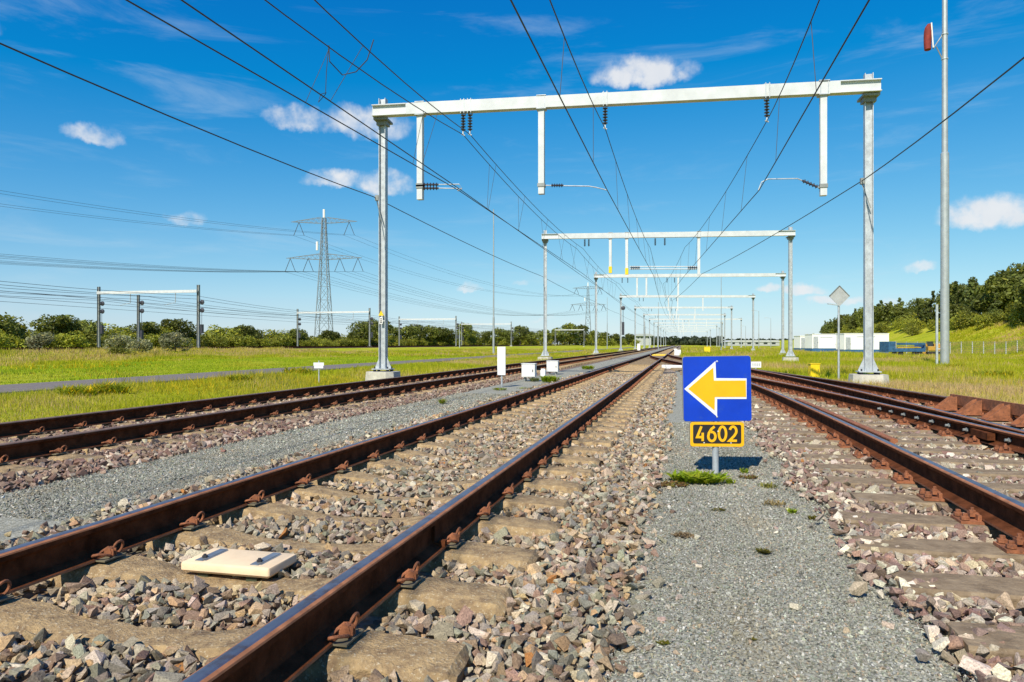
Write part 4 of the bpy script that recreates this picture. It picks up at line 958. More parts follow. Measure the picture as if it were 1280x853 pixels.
lamp_mast(1047 - 288, 433, 372, 160, 'thin mast between the third and second portals on the left', 0, .5, .07)
lamp_mast(574.5, 434, 405, 170, 'short grey post in front of the middle trees', 0, .5, .10)
lamp_mast(932, 433, 408, 240, 'tiny lamp post beside the right mast of the fifth portal', 1.)

# ------------------------------------------------------------------ yard line on the low bank to the left
def yard_portal(label, dl, xl, dr, xr, pyt, mid=None):
    L_, R_ = at(xl, YV, dl), at(xr, YV, dr); t = tag(empty('yard_portal', (0, 0, 0)), label, 'catenary portal', 'portals of the yard line on the left')
    for P_ in (L_, R_):
        z0 = float(zt(P_.x, P_.y)); b = h_mast_mesh(8.35 - z0, .30, .26); b.build('mast', 'galv_dark', t, (P_.x, P_.y, z0)); f_ = MB(); f_.bbox((P_.x, P_.y, z0), (.8, .8, .5), .05); f_.build('footing', 'concrete', t)
    b = MB(); z = 7.55; b.bar((L_.x, L_.y - .25, z), (R_.x, R_.y - .25, z), .24, .34); b.build('beam', 'beam', t)
    for P_, sgn in ((L_, 1), (R_, 1)):
        for z in (5.2, 6.2):
            q = MB(); q.lathe([(.08, 0), (.30, .06), (.30, .14), (.08, .2)], (P_.x + sgn * .45, P_.y, z), (0, 1, 0), 12); q.bar((P_.x, P_.y, z), (P_.x + sgn * .45, P_.y, z), .10); q.build('tension_wheel', 'insul', t)
        q = MB(); q.tube([(P_.x + sgn * .55, P_.y - .1, 1.9), (P_.x + sgn * .55, P_.y - .1, 5.2)], .025, 5); q.box((P_.x + sgn * .55, P_.y - .1, 2.9), (.36, .3, 1.1)); q.build('tension_weight', 'insul', t)
    if mid:
        P_ = at(mid, YV, (dl + dr) / 2); z0 = float(zt(P_.x, P_.y)); b = h_mast_mesh(7.2 - z0, .26, .26); b.build('mast', 'galv_dark', t, (P_.x, P_.y, z0))
        for z in (5.2, 6.2):
            q = MB(); q.lathe([(.08, 0), (.30, .06), (.30, .14), (.08, .2)], (P_.x + .45, P_.y, z), (0, 1, 0), 12); q.bar((P_.x, P_.y, z), (P_.x + .45, P_.y, z), .10); q.build('tension_wheel', 'insul', t)
        q = MB(); q.box((P_.x + .55, P_.y - .1, 2.2), (.36, .3, 1.1)); q.tube([(P_.x + .55, P_.y - .1, 2.5), (P_.x + .55, P_.y - .1, 5.2)], .025, 5); q.build('tension_weight', 'insul', t)
    for f_ in (.3, .75):
        P_ = L_.lerp(R_, f_)
        q = MB(); q.tube([(P_.x - 1, P_.y - .3, 5.9), (P_.x + .6, P_.y - .3, 6.2)], .03, 5); q.bar((P_.x + .6, P_.y - .3, 6.2), (P_.x + .6, P_.y - .3, 7.4), .07); q.build('cantilever', 'galv', t)
    return L_, R_
YP = [yard_portal('leftmost yard portal behind grey bushes, a third mast under its beam', 92, 123.5, 89, 248, 353, 173), yard_portal('yard portal in front of the large lattice pylon', 150, 372, 146, 462, 383),
      yard_portal('yard portal in front of the dark middle trees', 190, 499, 187, 570, 392), yard_portal('small yard portal right of the dark middle trees', 236, 577, 233, 639, 402), yard_portal('farthest small yard portal with a low beam', 330, 694, 326, 730, 411)]
for k, f_ in enumerate((.02, .5, .98)):
    t = tag(empty('yard_wire', (0, 0, 0)), ['wires of the yard line nearest the trees', 'wires along the middle of the yard line', 'wires of the yard line nearest the meadow'][k], 'overhead line')
    for nm_, z, sag, r in (('contact_wire', 5.6, .02, .02), ('messenger_wire', 6.6, .5, .02), ('feeder_wire', 7.0, .6, .02)):
        sup = [p.lerp(q, f_) for p, q in YP]; d = (sup[1] - sup[0]); sup = [sup[0] - d * 1.9, sup[0] - d * .95] + sup; pts = []
        for i in range(len(sup) - 1):
            a, c = sup[i].copy(), sup[i + 1].copy(); a.z = c.z = z; pts += sagged(a, c, sag, 8)[:-1]
        e = sup[-1].copy(); e.z = z; wire(t, nm_, pts + [e], r)
for k, xc in enumerate((-57.0, -62., -67.)):
    t = tag(empty('yard_track', (xc, 0, .33)), ['yard track nearest the meadow', 'middle yard track on the low bank', 'yard track nearest the hedge'][k], 'railway track'); zz = float(zt(xc, 100))
    t.location.z = 0; b = MB(); b.box((0, 220, zz + .02), (3.2, 520, .16)); b.build('ballast', 'ballastB', t)
    for s_ in (-1, 1):
        b = MB(); b.box((s_ * GA, 220, zz + .20), (.07, 520, .16)); b.build('rail', 'rust_dark', t)

# ------------------------------------------------------------------ lattice pylons and their conductors
def pylon(label, depth, px, H, detail):
    p = at(px, YV, depth); p.z = float(zt(p.x, p.y)); t = tag(empty('lattice_pylon', p, R(10)), label, 'pylon'); k = H / 50.
    lv = [0, 6, 12, 17.5, 22.5, 27, 31, 34.5, 37.5, 40.5, 43, 45.5, 48]; w = lambda z: 2.9 - (2.9 - 1.15) * min(1, z / 34) if z < 34 else 1.15 - .55 * (z - 34) / 14
    cn = lambda z, i: Vector(((1 if i in (1, 2) else -1) * w(z) * k, (1 if i in (2, 3) else -1) * w(z) * k, z * k)); th = .23 * k if detail else .32
    for i in range(4):
        b = MB()
        for a, c in zip(lv[:-1], lv[1:]): b.bar(cn(a, i), cn(c, i), th)
        b.build('leg', 'lattice', t)
    for i in range(4):
        b = MB(); j = (i + 1) % 4
        for a, c in zip(lv[:-1], lv[1:]): b.bar(cn(a, i), cn(c, j), th * .42); b.bar(cn(a, j), cn(c, i), th * .42); b.bar(cn(c, i), cn(c, j), th * .42)
        b.build('lattice_face', 'lattice', t)
    ends = []
    for z, hw, ys in ((46.0, 12.5, (11.0, 4.2)), (32.5, 14.3, (12.8, 6.0))):
        for sx in (-1, 1):
            b = MB(); tip = Vector((sx * hw * k, 0, (z + .6) * k)); zz = z; n = 6
            for dy in (-1, 1):
                r0 = Vector((sx * .9 * k, dy * .9 * k, zz * k)); r1 = Vector((sx * .9 * k, dy * .9 * k, (zz + 2.2) * k)); b.bar(r0, tip, th * .6); b.bar(r1, tip, th * .6)
                for q in range(n):
                    f0, f1 = q / n, (q + .6) / n; b.bar(r0.lerp(tip, f0), r1.lerp(tip, f1), th * .35); b.bar(r1.lerp(tip, f1), r0.lerp(tip, (q + 1) / n), th * .35)
            arm_ = b.build('cross_arm', 'lattice', t)
            for yy in (ys if z < 40 else (ys[0] - 1.5,)):
                b = MB(); top = Vector((sx * yy * k, 0, (zz + .5) * k)); bot = []
                for s2 in (-1, 1): q = top + Vector((s2 * 2.0 * k, 0, -5.0 * k)); b.bar(top, q, .16 * k if detail else .3); bot.append(q)
                b.build('insulator_string', 'insul', arm_)
                for q in bot: ends.append(p + Matrix.Rotation(R(10), 3, 'Z') @ q)
    for dx, z0 in ((0, 48), (-2.6, 36)):
        b = MB(); b.tube([(dx * k, 0, z0 * k), (dx * k, 0, (z0 + 3.2) * k)], .42 * k, 6); b.build('antenna', 'white', t)
    return p, ends
p1, e1 = pylon('large lattice pylon rising behind the yard on the left', 268, 405, 50, True)
p2, e2 = pylon('smaller far lattice pylon behind the second and third portals', 590, 735, 50, False)
dv = p2 - p1
PLN = [f'power line from the large pylon, {arm_} arm, {w_} string, {e_} end' for arm_, w_ in (('upper', 'left'), ('upper', 'right'), ('lower', 'outer left'), ('lower', 'inner left'), ('lower', 'outer right'), ('lower', 'inner right')) for e_ in ('left', 'right')]
for k, a in enumerate(e1):
    t = tag(empty('power_line', (0, 0, 0)), PLN[k], 'power line', 'high voltage conductors'); c = e2[k]
    b = MB(); b.tube(sagged(a, c, 9, 16), .035, 4); b.build('span', 'wire', t); q = a - dv; b = MB(); b.tube(sagged(q, a, 9, 24), .03, 4); b.build('span', 'wire', t)

# ------------------------------------------------------------------ cabins, wagon, machine, fence on the right
def cabin(px0, px1, depth, label, side=1.2, hh=2.75, door=True):
    a, c = at(px0, YV, depth), at(px1, YV, depth); m_ = (a + c) / 2; w_ = (c - a).length; z0 = float(zt(m_.x, m_.y)) + .05; t = tag(empty('site_cabin', (m_.x, m_.y, z0), TH + R(2)), label, 'cabin', 'white site cabins')
    d = 2.6; b = MB(); b.bbox((0, d / 2, .62 + (hh - .62) / 2), (w_, d, hh - .62), .03); b.build('walls', 'wall_white', t)
    b = MB(); b.box((0, d / 2, .31), (w_ + .02, d + .02, .615)); b.build('base_band', 'wall_blue', t)
    b = MB(); b.box((0, d / 2, hh + .05), (w_ + .12, d + .12, .09)); b.build('roof', 'wall_white', t)
    b = MB(); b.box((-.1, -.012, hh - .42), (w_ * .42, .02, .10)); b.build('vent_strip', 'cabin_grey', t)
    if door:
        b = MB(); b.box((-w_ / 2 + .55, -.018, 1.55), (.75, .03, 1.8)); dd = b.build('door', 'cabin_grey', t); q = MB(); q.box((-w_ / 2 + .85, -.05, 1.5), (.05, .05, .14)); q.build('handle', 'bolt', dd)
    for sx in (-1, 1): b = MB(); b.box((sx * (w_ / 2 - .04), -.02, hh / 2 + .3), (.08, .05, hh - .6)); b.build('corner_post', 'wall_white', t)
cabin(1000, 1013, 124, 'narrow white site cabin at the left end of the row', hh=2.7, door=True)
cabin(1015, 1052.5, 110, 'white site cabin with a blue base in the middle of the row')
cabin(1055, 1111.5, 106, 'widest white site cabin behind the right mast of the nearest portal', hh=2.95)
a, c = at(1104, YV, 96), at(1151.5, YV, 96); m_ = (a + c) / 2; zg = float(zt(m_.x, m_.y)); t = tag(empty('flat_trailer', (m_.x, m_.y, zg), TH + R(4)), 'blue flat trailer with raised end walls loaded with planks', 'trailer'); w_ = (c - a).length
for nm_, dims, cn_, mm in (('bed', (w_, 2.2, .45), (0, 0, .75), 'wagon_blue'), ('end_wall', (.95, 2.2, .95), (-w_ / 2 + .48, 0, 1.42), 'wagon_blue'), ('end_wall', (.14, 2.2, .75), (w_ / 2 - .07, 0, 1.33), 'wagon_blue'), ('side_board', (w_ - 1.2, .08, .28), (.45, -1.14, 1.58), 'wagon_blue')):
    b = MB(); b.bbox(cn_, dims, .03); b.build(nm_, mm, t)
for k in range(5): b = MB(); b.box((.5 + .1 * k, -.95 + .35 * k, 1.05 + .09 * (k % 3)), (w_ * .55, .2, .06), R(random.uniform(-3, 3))); b.build('plank', 'brown_load' if k % 2 else 'timber', t)
b = MB(); b.box((.3, -1.125, 1.12), (w_ * .62, .03, .05)); b.build('stripe', 'yel_box', t)
for x in (-w_ * .32, -w_ * .15, w_ * .22, w_ * .36): b = MB(); b.lathe([(.12, 0), (.34, .02), (.34, .2), (.12, .22)], (x, -1.0, .30), (0, 1, 0), 12); b.build('wheel', 'tyre', t)
m_ = at(1166.5, YV, 97); zg = float(zt(m_.x, m_.y)); t = tag(empty('rail_excavator', (m_.x, m_.y, zg), TH - R(20)), 'small orange work machine beside the tall mast', 'machine')
for nm_, mm, cn_, dims in (('body', 'orange', (0, 0, 1.05), (1.5, 1.6, .6)), ('engine_cover', 'orange', (.35, 0, 1.5), (.75, 1.4, .4)), ('cab', 'glass', (-.4, 0, 1.62), (.65, .9, .65)), ('cab_roof', 'bolt', (-.4, 0, 1.98), (.75, 1., .07)), ('counterweight', 'bolt', (.78, 0, 1.1), (.2, 1.3, .5))):
    b = MB(); b.bbox(cn_, dims, .05); b.build(nm_, mm, t)
for sy in (-.65, .65):
    b = MB(); b.bbox((0, sy, .34), (1.7, .3, .62), .12); b.build('crawler', 'tyre', t)
b = MB(); b.bar((-.6, 0, 1.2), (-1.0, 0, 1.8), .18); b.bar((-1.0, 0, 1.8), (-1.15, 0, .7), .14); b.bbox((-1.1, 0, .5), (.4, .6, .4), .08); b.build('boom', 'orange', t)
fp0, fp1 = at(1093, YV, 112), at(1300, YV, 108); n = 15; t = tag(empty('wire_fence', fp0), 'grey wire fence with pale posts at the foot of the hill', 'fence'); t.location = (0, 0, 0); pts = []
for k in range(n + 1):
    p = fp0.lerp(fp1, k / n); z = float(zt(p.x, p.y)); pts.append(Vector((p.x, p.y, z))); b = MB(); b.box((p.x, p.y, z + 1.0), (.11, .11, 2.1)); b.build('post', 'board_grey', t)
for a, c in zip(pts[:-1], pts[1:]):
    b = MB()
    for h in (.2, .5, .8, 1.1, 1.4, 1.7, 1.98): b.bar(a + Vector((0, -.07, h)), c + Vector((0, -.07, h)), .022 if h < 1.9 else .05)
    for q in np.linspace(.06, .94, 14): p = a.lerp(c, q); b.bar(p + Vector((0, -.085, .1)), p + Vector((0, -.085, 1.98)), .014)
    b.build('wire_panel', 'fence', t)

# ------------------------------------------------------------------ trees
def leaf_mesh(name, lobes, n, size, col, seed, cj=.35, yellow=.15):
    r = np.random.default_rng(seed); L_ = np.array(lobes); vol = (L_[:, 3] * L_[:, 4] * L_[:, 5]) ** .7; w = r.choice(len(L_), n, p=vol / vol.sum()); d = r.normal(size=(n, 3)); d /= np.linalg.norm(d, axis=1)[:, None]
    rad = r.uniform(.5, 1.06, n) ** .6; P = L_[w, :3] + d * L_[w, 3:] * rad[:, None]
    lump = np.sin(P * 2.1 + r.uniform(0, 6, 3)).prod(1); P += d * (.18 * lump)[:, None]; keep = (np.sin(P[:, 0] * 3.1 + seed) * np.sin(P[:, 1] * 2.7) * np.sin(P[:, 2] * 3.3 + 1) > -.42); P, d = P[keep], d[keep]; n = len(P)
    nrm = d + r.normal(0, .75, (n, 3)); nrm /= np.linalg.norm(nrm, axis=1)[:, None]; a = np.cross(nrm, r.normal(size=(n, 3))); a /= np.linalg.norm(a, axis=1)[:, None]; b = np.cross(nrm, a)
    s = size * np.exp(r.normal(0, .3, n))[:, None]; q = np.stack([P - a * s, P + b * s * .55, P + a * s, P - b * s * .6], 1)
    c = np.array(col)[None] * r.uniform(1 - cj, 1 + cj, (n, 1)); y = r.random(n) < yellow; c[y] *= np.array([1.5, 1.25, .8])
    V = q.reshape(-1, 3); i = np.arange(n) * 4; T = np.concatenate([np.stack([i, i + 1, i + 2], 1), np.stack([i, i + 2, i + 3], 1)])
    return raw_mesh(name, V, T, np.repeat(c, 4, 0), 'leaf')
def tree_proto(kind, seed):
    r = random.Random(seed); lobes = []; limbs = []
    if kind == 'round':
        for k in range(11): a = r.uniform(0, 6.28); q = r.uniform(.1, .33); z = r.uniform(.34, .84); lobes.append((q * math.cos(a), q * math.sin(a), z, r.uniform(.14, .24), r.uniform(.14, .24), r.uniform(.11, .18)))
        lobes.append((0, 0, .55, .3, .3, .33)); col, n, sz = (.15, .175, .03), 2300, .034
    elif kind == 'bush':
        for k in range(12): a = r.uniform(0, 6.28); q = r.uniform(.1, .5); z = r.uniform(.15, .72) * (1.1 - q); lobes.append((q * math.cos(a), q * math.sin(a), z, r.uniform(.18, .32), r.uniform(.18, .32), r.uniform(.16, .28)))
        col, n, sz = (.22, .245, .03), 2300, .035
    elif kind == 'tall':
        for k in range(13): z = .15 + .8 * k / 12; q = .10 * (1 - z * .4); a = r.uniform(0, 6.28); s = (.20 * (1.08 - z) + .06); lobes.append((q * math.cos(a), q * math.sin(a), z, s * r.uniform(.8, 1.2), s * r.uniform(.8, 1.2), .09))
        col, n, sz = (.12, .15, .034), 2100, .030
    else:
        for k in range(10): a = r.uniform(0, 6.28); q = r.uniform(.1, .45); lobes.append((q * math.cos(a), q * math.sin(a), r.uniform(.25, .7), .25, .25, .25))
        col, n, sz = (.30, .31, .17), 1500, .042
    crown = leaf_mesh('crown', lobes, n, sz, col, seed, yellow=.1 if kind != 'bush' else .25)
    b = MB(); b.tube([(0, 0, -.03), (.01, .0, .2), (.0, .01, .5), (.01, 0, .75)], [.022, .018, .012, .004], 7)
    for l in lobes[:7]: b.tube([(0, 0, l[2] * .55), (l[0] * .5, l[1] * .5, l[2] * .8), (l[0], l[1], l[2])], [.010, .007, .002], 5)
    return b.mesh('trunk', 'bark'), crown
PROTO = {(k, i): tree_proto(k, 40 + 7 * i + hash_) for hash_, k in enumerate(('round', 'bush', 'tall', 'willow')) for i in range(3)}
def tree(kind, x, y, h, label, group, wide=1., name='tree', cat='tree', dz=0.):
    z = float(zt(x, y)) + dz; t = tag(empty(name, (x, y, z), random.uniform(0, 6.28)), label, cat, group); tr, cr = PROTO[(kind, random.randrange(3))]
    for nm_, me in (('trunk', tr), ('crown', cr)):
        o = link(nm_, me, t); o.scale = (h * wide, h * wide, h)
rt = random.Random(11)
def where_left(x, y):
    px = pix(x, y, 0)[0]
    return ('beyond the left edge of the picture' if px < 0 else 'left of the leftmost yard portal' if px < 118 else 'under the beam of the leftmost yard portal' if px < 252 else 'between the leftmost portal and the large pylon' if px < 368
            else 'at the foot of the large pylon' if px < 470 else 'behind the middle yard portals')
def size_word(h, a, b): return 'low' if h < a else 'tall' if h > b else 'middling'
y = 50.
while y < 420:                                            # belt behind the yard line
    h = rt.uniform(3.5, 5.0) if y < 150 else rt.uniform(3.4, 4.4)
    if 60 < y < 112 and rt.random() < .6: h *= 1.22
    kd = 'bush' if rt.random() < .6 else 'round'; x = -84 + rt.uniform(-3, 2)
    tree(kd, x, y, h, f"{size_word(h, 4.4, 5.3)} {'light green bushy' if kd == 'bush' else 'darker rounded'} tree of the belt {where_left(x, y)}", 'trees of the low belt on the left', 1.3 if h < 5 else 1.1)
    if y < 260:
        x, h = -80 + rt.uniform(-1, 1), rt.uniform(2.0, 3.0); yy = y + rt.uniform(1, 2); tree('bush', x, yy, h, f'{size_word(h, 2.3, 2.7)} fresh green shrub fringing the belt {where_left(x, yy)}', 'shrubs fringing the low belt', 1.6, 'shrub', 'shrub')
    y += rt.uniform(2.4, 3.8) * (1 if y < 200 else 1.7)
WR = lambda px: 'just right of the large pylon' if px < 500 else 'behind the dark middle yard portal' if px < 571 else 'left of the second portal mast' if px < 640 else 'behind the left mast of the second portal' if px < 690 else 'behind the farthest yard portal' if px < 735 else 'left of the vanishing tracks'
for px, pyt, d in ((453, 402, 185), (468, 393, 200), (490, 408, 215), (509, 403, 222), (522, 406, 230), (536, 407, 236), (550, 405, 245), (561, 412, 250), (580, 404, 262), (592, 413, 270), (606, 414, 280), (622, 410, 292), (636, 413, 300), (650, 407, 315), (664, 411, 330), (680, 409, 345), (697, 406, 360), (712, 404, 380), (727, 406, 395), (742, 413, 420), (756, 415, 440), (770, 417, 470), (786, 417, 500)):
    p = at(px, YV, d); h = pz(pyt, p) - float(zt(p.x, p.y)); tree('round', p.x, p.y, h, f'dark round tree in the row {WR(px)}', 'dark trees behind the middle portals', 1.15)
    p = at(px + 7, YV, d + 18); tree('bush', p.x, p.y, h * .68, f'lower green tree filling the row {WR(px)}', 'lower trees behind the middle portals', 1.5)
def where_hill(x, y):
    px = pix(x, y, 0)[0]
    return ('beyond the right edge of the picture' if px > 1280 else 'right of the tall windsock mast' if px > 1186 else 'between the nearest portal and the windsock mast' if px > 1095 else 'above the white cabins' if px > 1040 else 'at the far left end of the hill')
y = 84.
while y < 430:                                            # the hill on the right
    for k in range(3):
        x = rt.uniform(66, 92) if k else rt.uniform(64, 69); yy = y + rt.uniform(-2, 2); hs_ = 1 - .2 * float(sst(260, 430, yy))
        kind = rt.choice(('round', 'tall', 'round', 'bush')) if k else 'bush'; h = (rt.uniform(7, 12.5) if kind != 'bush' else rt.uniform(3.2, 5.4)) * hs_
        tree(kind, x, yy, h, {'round': 'broad dark', 'tall': 'slender pointed', 'bush': 'light green bushy'}[kind] + f" {'low' if h < 4.2 else 'tall' if h > 7.5 else 'middling'} tree on the hill {where_hill(x, yy)}", {'round': 'broad trees on the hill', 'tall': 'pointed trees on the hill', 'bush': 'bushes on the hill slope'}[kind], 1.15 if kind == 'bush' else 1.)
    y += rt.uniform(3.6, 5.5) * (1 if y < 200 else 1.35)
for px, pyt, pyb, d, lab in ((51, 417, 446, 66, 'rounded grey green willow bush left of the leftmost yard portal'), (148, 419, 444, 70, 'wide grey green willow bush between the masts of the leftmost yard portal'), (175, 424, 446, 66, 'smaller grey willow bush beside the wide one'), (219, 416, 442, 74, 'upright grey willow bush just left of the portal mast with the black weight')):
    p = at(px, YV, d); tree('willow', p.x, p.y, (pz(pyt, p) - float(zt(p.x, p.y))) * 1.12, lab, None, 1.2, 'willow_bush', 'bush')
p = at(150, YV, 62); tree('bush', p.x, p.y, 1.0, 'low bush of yellow flowers at the foot of the willow bushes', None, 1.9, 'yellow_bush', 'bush')
# far wood on the horizon, one mass
def far_wood():
    r = np.random.default_rng(5); Vs, Ts, Cs_ = [], [], []; n0 = 0
    for k in range(90):
        px = 735 + 270 * k / 90 + r.uniform(-3, 3); d = r.uniform(760, 900); p = at(px, YV, d); h = (YV - (419 + 4 * abs(math.sin(k * .7)) + (3 if px > 900 else 0))) / F * d
        n = 120; q = r.normal(size=(n, 3)); q /= np.linalg.norm(q, axis=1)[:, None]; c = np.array([p.x, p.y, h * .45]) + q * np.array([6.5, 5, h * .55]); a = r.normal(size=(n, 3)); a *= 1.7 / np.linalg.norm(a, axis=1)[:, None]; b = np.cross(q, a)
        Vs.append(np.stack([c - a, c + b, c + a, c - b], 1).reshape(-1, 3)); i = np.arange(n) * 4 + n0; Ts.append(np.concatenate([np.stack([i, i + 1, i + 2], 1), np.stack([i, i + 2, i + 3], 1)])); n0 += 4 * n
        Cs_.append(np.repeat(np.array([[.08, .105, .05]]) * r.uniform(.7, 1.3, (n, 1)), 4, 0))
    tag(link('far_wood', raw_mesh('far_wood', np.concatenate(Vs), np.concatenate(Ts), np.concatenate(Cs_), 'leaf')), 'dark wood along the horizon beyond the tracks', 'wood', kind='stuff')
far_wood()
p = at(803, YV, 740); t = tag(empty('far_building', (p.x, p.y, 0), TH), 'low broad roof of a far building above the wood behind the left masts', 'building')
b = MB(); b.bbox((0, 0, 4), (16, 12, 11), .3); b.build('wall', 'board_grey', t); b = MB(); b.prism([(-12, 9.4), (12, 9.4), (6, 11.6), (-6, 11.6)], lambda a, c, y: (a, y, c), -8, 8); b.build('roof', 'cabin_grey', t)
for k in range(4): b = MB(); b.box((-5.2 + 3.5 * k, -6.05, 7.6), (1.8, .1, 1.4)); b.build('window', 'glass', t)
p = at(965, YV, 420); t = tag(empty('far_train_shed', (p.x, p.y, 0), TH), 'long low pale shed far off right of the portals', 'shed')
b = MB(); b.bbox((-12, 0, 1.2), (30, 8, 2.6), .2); b.build('wall', 'board_grey', t); b = MB(); b.prism([(-27.5, 2.45), (3.5, 2.45), (2, 3.2), (-26, 3.2)], lambda a, c, y: (a, y, c), -4.4, 4.4); b.build('roof', 'beam', t)
for k in range(6): b = MB(); b.box((-24 + 4.7 * k, -4.05, 1.5), (2.2, .1, .9)); b.build('window', 'glass', t)

# ------------------------------------------------------------------ grass and weeds
def blades(X, Y_, Hh, per, wid, cols, spread, seg3, lean=.35):
    n = len(X) * per; r = rng; x = np.repeat(X, per) + r.normal(0, spread, n); y = np.repeat(Y_, per) + r.normal(0, spread, n); h = np.repeat(Hh, per) * r.uniform(.5, 1.15, n); z = zt(x, y) - .01
    a = r.uniform(0, 2 * np.pi, n); dx, dy = np.cos(a), np.sin(a); b = r.uniform(0, 2 * np.pi, n); ln = np.abs(r.normal(0, lean, n)) * h; lx, ly = np.cos(b) * ln, np.sin(b) * ln; w = wid * r.uniform(.6, 1.3, n)
    base = np.stack([x, y, z], 1); side = np.stack([dx * w, dy * w, 0 * w], 1); tip = base + np.stack([lx, ly, h], 1); pn = .5 + .22 * np.sin(x * .42 + 2.2 * np.sin(y * .13 + 1)) + .18 * np.sin(y * .36 + 1.7 * np.sin(x * .21)) + .14 * np.sin(x * 1.3 + y * .9); pn += r.normal(0, .17, n)
    c = cols[np.clip((pn * len(cols)).astype(int), 0, len(cols) - 1)] * r.uniform(.75, 1.25, (n, 1))
    if seg3:
        mid = base + np.stack([lx * .3, ly * .3, h * .6], 1); V = np.stack([base - side, base + side, mid + side * .7, mid - side * .7, tip], 1).reshape(-1, 3); i = np.arange(n) * 5
        T = np.concatenate([np.stack([i, i + 1, i + 2], 1), np.stack([i, i + 2, i + 3], 1), np.stack([i + 3, i + 2, i + 4], 1)]); C_ = np.repeat(c, 5, 0)
    else:
        V = np.stack([base - side, base + side, tip], 1).reshape(-1, 3); i = np.arange(n) * 3; T = np.stack([i, i + 1, i + 2], 1); C_ = np.repeat(c, 3, 0)
    return V, T, C_
GREEN = np.array([(.25, .29, .012), (.33, .37, .014), (.40, .40, .018), (.30, .34, .012), (.42, .39, .025), (.48, .40, .08)])
DRY = np.array([(.34, .35, .02), (.44, .39, .045), (.54, .42, .13), (.56, .39, .21), (.40, .38, .02), (.50, .40, .08)])
GREEN = GREEN * np.array((1.2, 1.22, 1.)); DRY = DRY * 1.12
LAWN = 1.2 * np.array([(.24, .33, .014), (.30, .38, .016), (.36, .42, .02), (.27, .36, .014), (.42, .40, .03)])
MIXD = np.concatenate([GREEN[[0, 1, 3, 2, 4]], DRY[[0, 4, 1, 5, 2, 3]]])
YEL = np.array([(.60, .42, .01), (.55, .45, .03), (.20, .24, .03)])
def field(name, label, areas):
    Vs, Ts, Cs_ = [], [], []; k = 0
    for (x0, x1, y0, y1, dens, h0, per, wid, cols, seg3, keep) in areas:
        n = int(abs(x1 - x0) * (y1 - y0) * dens); X = rng.uniform(x0, x1, n); Y_ = rng.uniform(y0, y1, n); m_ = in_view(X, Y_, .12)
        if keep is not None: m_ &= keep(X, Y_)
        X, Y_ = X[m_], Y_[m_]
        pat = .65 + .5 * np.sin(X * .8 + 2 * np.sin(Y_ * .31)) * np.sin(Y_ * .5 + X * .23) + rng.normal(0, .15, len(X)); V, T, C_ = blades(X, Y_, h0 * np.clip(pat, .35, 1.4), per, wid, cols, .05 if seg3 else .12, seg3)
        Vs.append(V); Ts.append(T + k); Cs_.append(C_); k += len(V)
    V = np.concatenate(Vs); T = np.concatenate(Ts); tag(link(name, raw_mesh(name, V, T, np.concatenate(Cs_), 'grass_blade')), label, 'grass', kind='stuff'); print(name, len(T))
offpath = lambda X, Y_: (X > -14.9) | (X < -18.1)
patchy = lambda s, th: (lambda X, Y_: (np.sin(X * .45 + s) * np.sin(Y_ * .33 + 2 * s) + np.sin(X * .17 + Y_ * .13 + s) > th) & offpath(X, Y_))
field('meadow_grass', 'tall yellowish meadow grass left of the left track', [
    (-15, -8.05, 4, 22, 120, .17, 5, .005, MIXD, True, None), (-15, -8.05, 22, 60, 40, .25, 5, .012, MIXD, False, None),
    (-33, -18, 6, 60, 24, .13, 6, .015, LAWN, False, offpath), (-41, -33, 14, 70, 14, .28, 6, .02, MIXD, False, None), (-56, -40, 20, 90, 10, .40, 6, .028, DRY, False, None), (-46, -8.3, 60, 150, 7, .30, 5, .04, MIXD, False, offpath),
    (-15, -8.3, 8, 60, 16, .34, 5, .010, YEL, False, patchy(1., 1.0)), (-50, -18, 20, 90, 3, .28, 4, .02, YEL, False, patchy(2.2, 1.0))])
def right_keep(X, Y_):
    cc = np.interp(Y_, _ys, _c); dd = np.interp(Y_, _ys, _d); return X > np.where(Y_ < 27, np.maximum(dd + 1.5, cc + 1.75), cc + 1.75) + rng.normal(0, .12, len(X))
field('rough_grass', 'rough dry grass between the switch track and the hill', [
    (0, 15, 6, 24, 95, .21, 5, .0055, np.concatenate([MIXD[3:], DRY[[2, 3]]]), True, right_keep), (0, 16, 24, 60, 36, .30, 5, .012, MIXD, False, right_keep), (16, 40, 24, 70, 11, .40, 5, .022, MIXD, False, None),
    (0, 58, 60, 125, 6, .42, 5, .035, MIXD, False, right_keep), (0, 50, 125, 260, 1.6, .5, 5, .06, MIXD, False, right_keep), (48, 84, 85, 190, 4.5, .75, 6, .05, MIXD, False, None),
    (5, 30, 12, 70, 4, .36, 4, .011, YEL, False, patchy(3., .8))])
